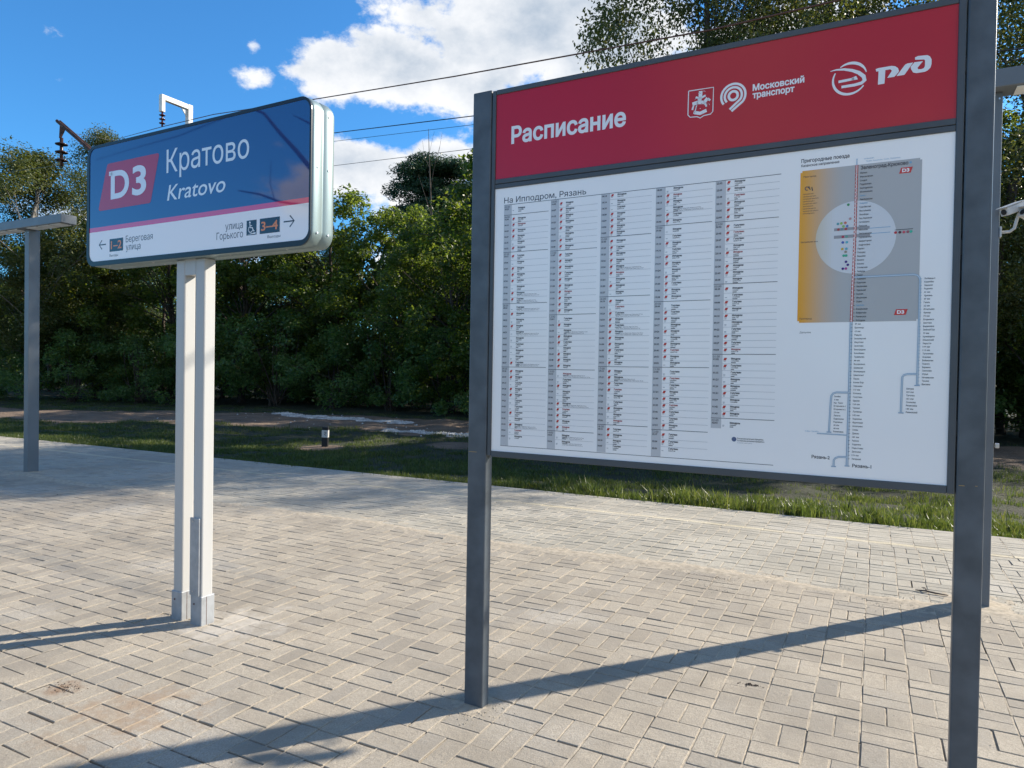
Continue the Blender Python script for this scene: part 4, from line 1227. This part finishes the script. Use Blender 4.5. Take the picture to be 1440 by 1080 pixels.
WG = 'overhead wires crossing above the platform'
for pts, r, m_, lab in (
        ([(-123.31, 44.0, 18.93), (-51.11, 30.0, 16.33), (-36.9, 24.0, 13.86), (-23.23, 16.9, 10.3), (-18.87, 15.5, 9.6), (-12.68, 13.5, 8.37), (-7.61, 12.0, 7.46), (-4.34, 11.0, 6.9), (-2.21, 10.3, 6.51), (-0.52, 9.8, 6.31), (1.63, 9.0, 6.12)], 0.013, M_copper, 'thick reddish overhead wire running from the white insulator across the clouds'),
        ([(-23.22, 18.0, 9.71), (-15.01, 16.0, 8.56), (-8.38, 14.0, 7.45), (-2.67, 12.5, 6.61), (2.02, 11.0, 5.77)], 0.012, M_wire, 'dark overhead wire just above the lower cloud, uppermost of three'),
        ([(-23.6, 18.3, 9.6), (-14.59, 16.0, 8.29), (-7.73, 14.0, 7.22), (2.02, 11.0, 5.64)], 0.006, M_wire, 'thin overhead wire just beneath the dark one, middle of three'),
        ([(-23.97, 18.6, 8.82), (-14.58, 16.0, 7.57), (-7.72, 14.0, 6.68), (2.03, 11.0, 5.33)], 0.007, M_wire, 'thin overhead wire crossing the lower cloud in front of the pine, lowest of three'),
        ([(-42.05, 15.0, 9.7), (-26.11, 13.0, 7.95), (-19.2, 11.05, 6.84), (-15.15, 10.5, 6.53), (-10.19, 10.0, 6.17)], 0.006, M_wire, 'thin wire hanging from the dark insulator in front of the left trees'),
        ([(-19.26, 11.3, 7.77), (-20.39, 13.0, 8.27), (-23.22, 18.0, 9.74)], 0.006, M_wire, 'short wire leaving the slanting brown strut towards the sign')):
    mb = MB(); mb.tube(sag(pts), r, 5)
    o = mb.build('overhead_wire', m_); o['label'] = lab; o['category'] = 'wire'; o['group'] = WG

# ------------------------------------------------------------------ vegetation
M_bark = material('bark', (0.07, 0.055, 0.045), 0.9, var=0.4, scale=6, bump=0.6, bscale=25)
M_birch = material('birch_bark', (0.30, 0.28, 0.25), 0.8, scale=5, col2=(0.05, 0.045, 0.04), bump=0.3, bscale=20)
M_pbark = material('pine_bark', (0.22, 0.10, 0.055), 0.9, var=0.4, scale=6, bump=0.6, bscale=25)
M_maple = leaf_material('maple_leaf', [(0.022, 0.044, 0.007), (0.048, 0.082, 0.011), (0.100, 0.130, 0.020)], 0.45)
M_birchl = leaf_material('birch_leaf', [(0.028, 0.045, 0.009), (0.052, 0.072, 0.014), (0.12, 0.12, 0.028)], 0.30, 0.5, 2.6)
M_needle = leaf_material('pine_needle', [(0.014, 0.038, 0.016), (0.024, 0.058, 0.022), (0.042, 0.080, 0.028)], 0.12)
M_bushl = leaf_material('bush_leaf', [(0.030, 0.068, 0.020), (0.052, 0.105, 0.026), (0.095, 0.150, 0.036)], 0.40)
M_grass = leaf_material('grass_blade', [(0.022, 0.038, 0.008), (0.036, 0.062, 0.011), (0.090, 0.105, 0.028)], 0.35)
M_mass = leaf_material('wood_leaf', [(0.016, 0.034, 0.007), (0.030, 0.058, 0.011), (0.060, 0.090, 0.018)], 0.35)


def leaves(cent, rad, per, size, g, flat=0.75, asp=0.62, upb=0.4):
    """diamond leaves, folded down the middle rib, spread round cluster centres"""
    k = len(cent)
    n = k * per
    c = np.repeat(cent, per, 0); r = np.repeat(rad, per)
    d = g.normal(size=(n, 3)); d /= np.linalg.norm(d, axis=1)[:, None]
    d *= (g.random(n) ** 0.45)[:, None]
    d[:, 2] *= flat
    p = c + d * r[:, None]
    nr = g.normal(size=(n, 3)); nr[:, 2] = np.abs(nr[:, 2]) + upb; nr += d * 0.6
    nr /= np.linalg.norm(nr, axis=1)[:, None]
    t = g.normal(size=(n, 3)); t[:, 2] -= 0.35
    t -= nr * (t * nr).sum(1)[:, None]; t /= np.linalg.norm(t, axis=1)[:, None]
    b = np.cross(nr, t)
    s = size * g.uniform(0.6, 1.35, n)[:, None]
    base = p - t * s * 0.5; tip = p + t * s * 0.5
    l = p + b * s * asp * 0.5 - nr * s * 0.10; q = p - b * s * asp * 0.5 - nr * s * 0.10
    V = np.stack([base, l, tip, q], 1).reshape(-1, 3)
    I = np.arange(n)[:, None] * 4
    F = np.concatenate([I + [0, 1, 2], I + [0, 2, 3]], 1).reshape(-1, 3)
    return V, F


def limb(mb, a, b, r0_, r1_, g, bend=0.12, n=6, seg=5):
    a = Vector(a); b = Vector(b); L_ = (b - a).length
    m1 = a.lerp(b, 0.4) + Vector((g.normal() * bend * L_ * .5, g.normal() * bend * L_ * .5, L_ * bend))
    pts = []; rr = []
    for k in range(seg + 1):
        t = k / seg
        p = a * (1 - t) ** 2 + m1 * 2 * t * (1 - t) + b * t * t
        pts.append(p); rr.append(r0_ + (r1_ - r0_) * t)
    mb.tube(pts, rr, n, False)
    return pts


def tree_meshes(seed, H, W, style, dense=1.0):
    """trunk mesh, crown mesh; base at the origin"""
    g = np.random.default_rng(seed)
    mb = MB()
    if style == 'maple':
        N, per, leaf, low, cl = 150, 230, 0.18, 0.08, 0.80
    elif style == 'airy':
        N, per, leaf, low, cl = 250, 190, 0.115, 0.20, 0.72
    elif style == 'bush':
        N, per, leaf, low, cl = 46, 150, 0.105, 0.10, 0.42
    elif style == 'pine':
        N, per, leaf, low, cl = 210, 460, 0.19, 0.40, 0.62
    per = int(per * dense)
    if style == 'airy' and dense < 1: leaf *= 0.80; per = int(per * 1.9)
    top = H * 0.93
    tr = H * (0.014 if style != 'bush' else 0.008) + 0.02
    if style != 'bush':
        spine = [Vector((0, 0, -0.3))]
        for k in range(1, 9):
            t = k / 8
            spine.append(Vector((g.normal() * 0.018 * H * t, g.normal() * 0.018 * H * t, top * t)))
        mb.tube(spine, [tr * (1.25 if k == 0 else 1) * (1 - 0.86 * k / 8) for k in range(9)], 8, False)
    else:
        spine = [Vector((0, 0, -0.1)), Vector((0, 0, H * 0.2))]
        for k in range(9):
            a = g.random() * 6.28; rr = W * 0.35 * g.random()
            limb(mb, (g.normal() * .1, g.normal() * .1, -0.1), (rr * math.cos(a), rr * math.sin(a), H * g.uniform(.5, .85)), 0.025, 0.008, g)
    cent = []
    lob = [(g.normal() * .8, g.normal() * .8, g.normal() * .8) for _ in range(9)]
    tries = 0
    while len(cent) < N and tries < 20000:
        tries += 1
        z = g.uniform(low, 1.0)
        if style in ('maple', 'bush'):
            prof = math.sqrt(max(0, 1 - ((z - 0.48) / 0.52) ** 2)) if z > 0.48 else 0.72 + 0.28 * (z - low) / (0.48 - low)
        elif style == 'airy':
            prof = (math.sin(math.pi * min(1, (z - low) / (1.02 - low)) ** 0.8)) ** 0.7 * 0.95 + 0.05
        else:
            prof = (1.04 - z) ** 0.55 * 1.15 * min(1.0, 0.35 + (z - low) * 4.0)
        a = g.random() * 6.283
        lump = 1 + 0.28 * math.sin(a * 3 + z * 7 + seed) + 0.18 * math.sin(a * 5 - z * 13 + 2 * seed)
        rad = (g.random() ** (0.38 if style != 'airy' else 0.55)) * prof * lump * W
        x, y = rad * math.cos(a), rad * math.sin(a)
        if style == 'airy' and mnoise.noise((x * .5 + seed, y * .5, z * H * .38)) < -0.10: continue
        cent.append((x, y, z * H * 0.97))
    cent = np.array(cent)
    cr = g.uniform(0.6, 1.15, len(cent)) * cl * (H / 12 if style != 'bush' else 1)
    # limbs
    for i, c in enumerate(cent):
        if style == 'bush' and i % 3: continue
        if style == 'maple' and i % 3: continue
        if style == 'airy' and i % 9: continue
        h = c[2] * g.uniform(0.45, 0.8) if style != 'pine' else c[2] * g.uniform(.86, 1.0)
        h = min(h, top * 0.95)
        q = h / top * 8; k = min(7, int(q)) if len(spine) > 2 else 0
        s = spine[k].lerp(spine[k + 1], q - k) if len(spine) > 2 else Vector((0, 0, 0.1))
        rb = max(0.010, tr * (1 - 0.86 * h / top) * (0.22 if style == 'airy' else 0.4))
        pts = limb(mb, s, c, rb, 0.008, g, 0.10, 5)
        if style == 'airy':
            for _ in range(3):
                e = c + g.normal(size=3) * cr[i] * 0.8
                limb(mb, pts[3], e, 0.008, 0.003, g, 0.05, 3, 2)
    if style == 'pine':
        V_, F_ = leaves(cent, cr, per, leaf, g, 0.62, 0.26, 0.2)
    elif style == 'bush':
        V_, F_ = leaves(cent, cr, per, leaf, g, 0.9)
    else:
        V_, F_ = leaves(cent, cr, per, leaf, g, 0.75 if style == 'maple' else 0.85)
    keep = V_.reshape(-1, 4, 3)[:, :, 2].min(1) > 0.02
    if not keep.all():
        V_ = V_.reshape(-1, 4, 3)[keep].reshape(-1, 3); n = len(V_) // 4
        I_ = np.arange(n)[:, None] * 4
        F_ = np.concatenate([I_ + [0, 1, 2], I_ + [0, 2, 3]], 1).reshape(-1, 3)
    tm = bpy.data.meshes.new('trunk'); tm.from_pydata(mb.v, [], mb.f); tm.polygons.foreach_set('use_smooth', [True] * len(tm.polygons)); tm.update()
    return tm, fastmesh('crown', V_, F_)


protos = {}
for key, (sd_, H_, W_, st, bm_, lm_) in dict(
        maple_a=(3, 12, 4.2, 'maple', M_bark, M_maple), maple_b=(8, 12, 4.6, 'maple', M_bark, M_maple),
        birch_a=(5, 13, 3.6, 'airy', M_birch, M_birchl), birch_b=(12, 13, 4.0, 'airy', M_bark, M_birchl), birch_c=(23, 13, 3.4, 'airy', M_bark, M_birchl),
        pine=(4, 15, 3.4, 'pine', M_pbark, M_needle),
        bush_a=(6, 3.2, 2.4, 'bush', M_bark, M_bushl), bush_b=(9, 3.0, 2.8, 'bush', M_bark, M_bushl)).items():
    tm, cm = tree_meshes(sd_, H_, W_, st, {'birch_a': 1.25, 'birch_b': 0.75, 'birch_c': 0.70}.get(key, 1.0))
    tm.materials.append(bm_); cm.materials.append(lm_)
    protos[key] = (tm, cm, H_)


def plant(name, key, x, y, h, ws, rz, label, cat='tree', group=None):
    tm, cm, H_ = protos[key]
    t = thing(name, label, cat, (x, y, ground_z(x, y) - 0.05), rz, group)
    s = h / H_
    t.scale = (ws * s, ws * s, s)
    for nm, m_ in (('trunk', tm), ('crown', cm)):
        o = bpy.data.objects.new(nm, m_); o.parent = t; C.objects.link(o)
    return t


GT = 'trees behind the platform'
trees = [
    ('birch_tree', 'birch_a', -39.8, 21.5, 13.6, 1.15, 0.3, 'loose olive tree at the far left with blue sky showing through its crown'),
    ('birch_tree', 'birch_b', -46.0, 20.5, 13.4, 1.15, 1.9, 'olive leafy tree cut by the left edge of the photo'),
    ('birch_tree', 'birch_c', -42.5, 27.0, 16.6, 0.85, 2.2, 'thin topped olive tree whose tip shows over the left end of the station sign'),
    ('maple_tree', 'maple_a', -41.0, 25.5, 11.0, 1.0, 0.9, 'dark leafy tree just left of the station sign'),
    ('maple_tree', 'maple_b', -35.5, 26.5, 12.2, 1.0, 2.9, 'dark leafy tree behind the left half of the station sign'),
    ('maple_tree', 'maple_a', -31.0, 27.5, 11.8, 1.05, 4.1, 'dark leafy tree seen right below the pale sign poles bridge'),
    ('birch_tree', 'birch_a', -34.2, 36.0, 15.2, 0.55, 4.6, 'narrow olive tree rising just right of the station sign edge'),
    ('maple_tree', 'maple_b', -27.2, 30.0, 12.1, 1.05, 0.2, 'broad dark maple with sunlit rounded top beside the station sign'),
    ('maple_tree', 'maple_a', -22.6, 30.5, 10.8, 1.10, 2.0, 'maple with bright sunlit leaves in front of the pine'),
    ('maple_tree', 'maple_b', -18.0, 28.5, 9.6, 1.0, 3.6, 'lower maple against the left post of the timetable board'),
    ('pine_tree', 'pine', -26.3, 40.0, 16.9, 1.45, 0.7, 'blue green pine rising above the maples left of the timetable'),
    ('birch_tree', 'birch_b', -3.55, 16.4, 14.5, 0.72, 1.2, 'tall leafy tree above the middle of the red header, nearest the clouds'),
    ('birch_tree', 'birch_c', -1.2, 19.0, 14.8, 0.85, 3.3, 'tall sparse tree above the red header next to the right post'),
    ('birch_tree', 'birch_c', 1.2, 22.0, 10.5, 1.05, 5.1, 'tall olive tree behind the right post of the timetable'),
    ('maple_tree', 'maple_a', -1.8, 21.5, 10.5, 1.0, 5.6, 'dark maple hidden behind the timetable sheet'),
    ('birch_tree', 'birch_b', 4.2, 25.5, 16.0, 0.95, 0.6, 'tall leafy tree at the right edge of the photo behind the lamp'),
    ('maple_tree', 'maple_b', 4.6, 29.5, 11.5, 1.0, 1.4, 'dark maple low at the right edge behind the grass'),
    ('birch_tree', 'birch_a', 9.5, 31.0, 15.0, 1.0, 2.4, 'leafy tree beyond the right edge of the photo'),
    ('maple_tree', 'maple_b', -12.5, 27.5, 13.0, 1.0, 0.9, 'dark maple behind the left part of the timetable sheet'),
    ('maple_tree', 'maple_a', -7.0, 25.5, 13.0, 1.0, 1.7, 'dark maple behind the middle of the timetable sheet'),
    ('maple_tree', 'maple_a', -50.0, 21.0, 11.5, 1.0, 3.3, 'dark maple outside the left edge of the photo'),
]
for nm, key, x, y, h, ws, rz, lab in trees: plant(nm, key, x, y, h, ws, rz, lab, 'tree', GT)
# leaning bare trunk at the right edge
t = thing('leaning_tree', 'slender dark trunk leaning to the right behind the right lamp', 'tree', (2.35, 23.6, -0.4), 0, GT)
mb = MB(); g_ = np.random.default_rng(2)
mb.tube([(0, 0, 0), (0.3, 0, 3.0), (0.62, 0.1, 5.8), (0.95, 0.2, 7.6), (1.6, 0.3, 9.6), (2.2, 0.2, 11.5)], [0.20, 0.17, 0.15, 0.12, 0.09, 0.04], 8, False)
for a, b in (((0.95, 0.2, 7.6), (2.4, -0.6, 9.2)), ((0.5, 0.1, 5.0), (-0.9, 0.6, 7.2)), ((1.3, 0.25, 8.8), (0.2, -0.8, 11.0))): limb(mb, a, b, 0.06, 0.015, g_)
mb.build('trunk', M_bark, t)
cent = np.array([(1.6, 0, 10.5), (2.4, -0.5, 9.6), (-0.8, 0.6, 7.4), (0.3, -0.7, 11.0), (2.2, 0.3, 11.6), (1.0, 0.4, 12.0), (2.9, 0.2, 10.6), (-0.3, 0.3, 8.2)])
V_, F_ = leaves(cent, np.full(8, 0.9), 260, 0.11, g_)
link('crown', fastmesh('crown', V_, F_), M_birchl, t)
# dead tree with bare twigs in front of the pine
t = thing('dead_tree', 'thin bare dead tree sticking up in front of the pine', 'tree', (-22.55, 33.0, -0.4), 0, GT)
mb = MB()
mb.tube([(0.5, 0, 0), (0.45, 0, 5), (0.3, 0, 9.5), (0.05, 0, 12.6), (-0.1, 0, 15.6)], [0.10, 0.085, 0.06, 0.04, 0.012], 6, False)
for a, b, r_ in (((0.1, 0, 12.0), (0.62, 0.1, 14.6), 0.022), ((0.45, 0.07, 13.7), (0.75, 0.1, 15.3), 0.014), ((0.0, 0, 13.4), (-0.75, 0, 14.6), 0.016), ((0.2, 0, 10.6), (-0.9, 0.2, 13.2), 0.02), ((0.3, 0, 9.6), (1.2, 0.2, 12.4), 0.02), ((0.0, 0, 14.2), (0.3, 0, 15.4), 0.01), ((-0.3, 0, 13.9), (-0.5, 0, 15.0), 0.008)):
    limb(mb, a, b, r_, 0.006, g_, 0.06, 4, 4)
mb.build('trunk', M_bark, t)
GB = 'bushes at the foot of the wood'
bushes = [(-37.2, 22.0, 3.6, 1.15, 'rounded bush with sunlit left shoulder right of the left lamp'), (-33.8, 23.4, 3.6, 1.1, 'dark bush just left of the sign poles'),
          (-30.2, 24.9, 4.2, 1.0, 'dark bush seen behind the pale sign poles'), (-27.2, 26.2, 4.9, 1.05, 'tall bush with pale green upper leaves right of the sign poles'),
          (-24.0, 27.0, 4.0, 1.0, 'dark bush above the white gravel patch'), (-20.7, 27.3, 4.6, 1.05, 'dark bush behind the marker bollard side of the path'),
          (-17.2, 27.0, 3.8, 1.1, 'dark bush against the left timetable post'), (-41.5, 20.0, 3.0, 1.1, 'low bush behind the left lamp post'),
          (2.2, 27.5, 3.6, 1.0, 'dark bush at the right edge beyond the dirt track'), (6.0, 28.0, 4.0, 1.1, 'bush beyond the right edge of the dirt track'), (-45.5, 17.6, 3.2, 1.0, 'low bush cut by the left edge of the photo'),
          (-12.8, 25.6, 3.8, 1.1, 'bush hidden behind the left part of the timetable sheet'), (-8.5, 25.2, 3.8, 1.1, 'bush hidden behind the middle of the timetable sheet')]
for i, (x, y, h, ws, lab) in enumerate(bushes):
    plant('bush', 'bush_a' if i % 2 else 'bush_b', x, y, h, ws, i * 1.7, lab, 'bush', GB)


# the depth of the wood: nobody could count these
def wood(name, spots, seed, parent=None):
    g = np.random.default_rng(seed)
    cents = []; rads = []
    mb = MB()
    for x, y, h, w in spots:
        n = 26
        a = g.random(n) * 6.283; z = g.uniform(0.05, 1, n); rr = w * g.random(n) ** 0.5 * np.sqrt(np.clip(1.05 - (np.abs(z - 0.5) * 1.9) ** 2, 0.08, 1))
        cents.append(np.stack([x + rr * np.cos(a), y + rr * np.sin(a), -0.4 + z * h], 1)); rads.append(g.uniform(1.0, 1.7, n))
        mb.tube([(x, y, -0.5), (x + g.normal() * .2, y, h * 0.5), (x + g.normal() * .4, y, h * .92)], [0.17, 0.11, 0.03], 5, False)
    V_, F_ = leaves(np.concatenate(cents), np.concatenate(rads), 125, 0.30, g)
    o = link(name, fastmesh(name, V_, F_), M_mass, parent, kind='stuff')
    o2 = mb.build('wood_trunks', M_bark, o, kind='stuff')
    return o


g_ = np.random.default_rng(31)
spots = []
for y0_ in (32, 38, 46):
    x = -78 - y0_ * 0.6
    while x < 22 + y0_ * 0.2:
        h = g_.uniform(8.0, 10.5) + (y0_ - 32) * 0.12
        if x < -30: h -= 0.5
        spots.append((x, y0_ + g_.normal() * 1.2 + (0 if x > -30 else 0), h, g_.uniform(2.4, 3.4)))
        x += g_.uniform(3.2, 4.6)
wood('distant_wood', spots, 5)
spots = []
x = -110
while x < 60:
    spots.append((x, -38 + g_.normal() * 2, g_.uniform(4.5, 7.8), 3.0)); x += g_.uniform(3.5, 7)
wood('wood_across_the_tracks', spots, 6)

# leafless branches behind the photographer, mirrored in the glossy sign
t = thing('bare_tree', 'dark leafless tree standing behind the viewer and mirrored in the sign', 'tree', (-5.4, -4.2, -1.1))
mb = MB()
o_ = Vector((-5.4, -4.2, -1.1))
for pts, rr in (([(-5.4, -4.2, -1.1), (-5.6, -3.9, 1.5), (-6.4, -2.9, 3.3), (-7.3, -2.1, 4.1), (-7.85, -2.24, 4.53), (-8.41, -2.4, 4.98), (-8.96, -2.56, 5.39), (-9.35, -2.59, 5.76), (-9.71, -2.57, 5.93), (-10.69, -3.06, 6.14), (-13.23, -3.67, 6.31), (-14.68, -3.82, 6.37), (-16.4, -3.78, 6.29)], [0.14, 0.11, 0.07, 0.045, 0.040, 0.036, 0.030, 0.024, 0.018, 0.011, 0.009, 0.007, 0.004]),
                ([(-6.4, -2.9, 3.3), (-7.0, -2.1, 3.7), (-7.55, -1.96, 3.91), (-8.34, -2.06, 4.08), (-8.84, -2.09, 4.26), (-9.29, -2.05, 4.36)], [0.04, 0.025, 0.018, 0.018, 0.016, 0.008]),
                ([(-7.3, -2.1, 4.1), (-7.6, -2.2, 4.9), (-7.77, -2.15, 5.18), (-8.11, -2.26, 5.35), (-8.37, -2.31, 5.48)], [0.03, 0.02, 0.016, 0.012, 0.004]),
                ([(-8.5, -2.1, 4.1), (-8.62, -2.1, 4.4), (-8.60, -2.1, 4.75)], [0.008, 0.006, 0.003])):
    mb.tube([Vector(p) - o_ for p in pts], rr, 6, False)
mb.build('trunk', material('dark_bark', (0.018, 0.015, 0.014), 0.95), t)


# ------------------------------------------------------------------ grass
def grass(name, pts, heights, per, width, g, spread):
    n = len(pts) * per
    b = np.repeat(pts, per, 0) + np.concatenate([g.normal(size=(n, 2)) * np.repeat(spread, per)[:, None], np.zeros((n, 1))], 1)
    h = np.repeat(heights, per) * g.uniform(0.45, 1.15, n)
    a = g.random(n) * 6.283
    w = width * g.uniform(0.6, 1.4, n)
    side = np.stack([np.cos(a), np.sin(a), np.zeros(n)], 1) * w[:, None] / 2
    a2 = g.random(n) * 6.283; ln = g.uniform(0.1, 0.65, n) * h
    lean = np.stack([np.cos(a2) * ln, np.sin(a2) * ln, np.zeros(n)], 1)
    mid = b + lean * 0.35 + np.stack([np.zeros(n), np.zeros(n), h * 0.6], 1)
    tip = b + lean + np.stack([np.zeros(n), np.zeros(n), h * 0.95], 1)
    b[:, 2] -= 0.02
    V_ = np.stack([b - side, b + side, mid + side * .8, mid - side * .8, tip], 1).reshape(-1, 3)
    I_ = np.arange(n)[:, None] * 5
    F_ = np.concatenate([I_ + [0, 1, 2], I_ + [0, 2, 3], I_ + [3, 2, 4]], 1).reshape(-1, 3)
    return link(name, fastmesh(name, V_, F_), M_grass, kind='stuff')


g_ = np.random.default_rng(77)
pts = []; hs = []; sp = []
while len(pts) < 13000:
    y = 8.40 + 16.5 * g_.random() ** 1.6
    x = g_.uniform(-2.3 * y - 3, 0.45 * y + 2)
    if g_.random() < path_mask(x, y): continue
    cl = nz(x, y, 1.1, 31.0)
    c2_ = nz(x, y, 3.2, 61.0)
    if cl + 0.9 * c2_ < (0.06 if x > -6 else -0.22) and g_.random() < 0.94: continue
    h = 0.05 + 0.15 * max(0, cl + 0.1) * g_.random() + 0.05 * max(0, c2_)
    pts.append((x, y, ground_z(x, y))); hs.append(h); sp.append(0.07 + 0.02 * g_.random())
grass('grass', np.array(pts), np.array(hs), 16, 0.009, g_, np.array(sp))
# taller tussocks against the platform edge at the right, in the sun
pts = []; hs = []; sp = []
for _ in range(420):
    x = g_.uniform(-4.5, 3.0); y = 8.44 + abs(g_.normal()) * 0.75
    if nz(x, y, 1.1, 71.0) + 0.4 * nz(x, y, 4.0, 5.0) < 0.10: continue
    pts.append((x, y, ground_z(x, y))); hs.append(g_.uniform(0.08, 0.27)); sp.append(0.05)
grass('tussocks', np.array(pts), np.array(hs), 34, 0.010, g_, np.array(sp))

# a broken twig and dark crumbs of soil on the paving
t = thing('twig', 'small dark broken twig lying on the grey paving left of the right post', 'twig', (0.375, 5.85, 0.004))
mb = MB(); mb.tube([(-0.09, 0.02, 0.004), (-0.03, 0.0, 0.012), (0.03, -0.01, 0.008), (0.11, -0.015, 0.006)], [0.004, 0.006, 0.006, 0.003], 6); mb.tube([(-0.02, 0, 0.012), (-0.03, 0.05, 0.02), (-0.05, 0.08, 0.012)], [0.005, 0.004, 0.002], 5)
mb.build('stem', M_bark, t)
VV = []; FF = []; off = 0
for cx, cy, sx, sy, n in ((-1.10, 5.45, 0.09, 0.016, 300), (-0.52, 3.65, 0.025, 0.008, 70), (-3.39, 1.99, 0.04, 0.02, 70)):
    for _ in range(n): crumb(random.gauss(cx, sx), random.gauss(cy, sy), random.uniform(0.0015, 0.0055))
link('soil_crumbs', fastmesh('soil_crumbs', np.array(VV), np.array(FF)), material('dark_soil', (0.07, 0.052, 0.038), 0.95), platform, kind='stuff')

# pale broken stone tipped along the dirt track
VV = []; FF = []
g_ = np.random.default_rng(55); n = 0
while n < 3800:
    x = g_.uniform(-24, -5); y = g_.uniform(16.5, 24)
    a1 = ((x + 18.4) / 3.6) ** 2 + ((y - 21.3 + 0.12 * (x + 18)) / 0.55) ** 2 + 2.0 * nz(x, y, 1.3, 2.0)
    a2 = ((x + 11.0) / 2.4) ** 2 + ((y - 18.0) / 0.5) ** 2 + 2.0 * nz(x, y, 1.5, 5.0)
    if min(a1, a2) > 1.15 and g_.random() > 0.003: continue
    r = g_.uniform(0.015, 0.055); z = ground_z(x, y); b = len(VV)
    for k in range(5):
        a = 1.257 * k + g_.random(); q = r * g_.uniform(0.7, 1.25); VV.append((x + q * math.cos(a), y + q * math.sin(a), z - 0.01))
    VV.append((x + r * g_.uniform(-.3, .3), y + r * g_.uniform(-.3, .3), z + r * g_.uniform(0.4, 0.9)))
    for k in range(5): FF.append((b + k, b + (k + 1) % 5, b + 5))
    n += 1
link('gravel', fastmesh('gravel', np.array(VV), np.array(FF)), material('pale_stone', (0.52, 0.51, 0.49), 0.9, var=0.5, scale=3), kind='stuff')
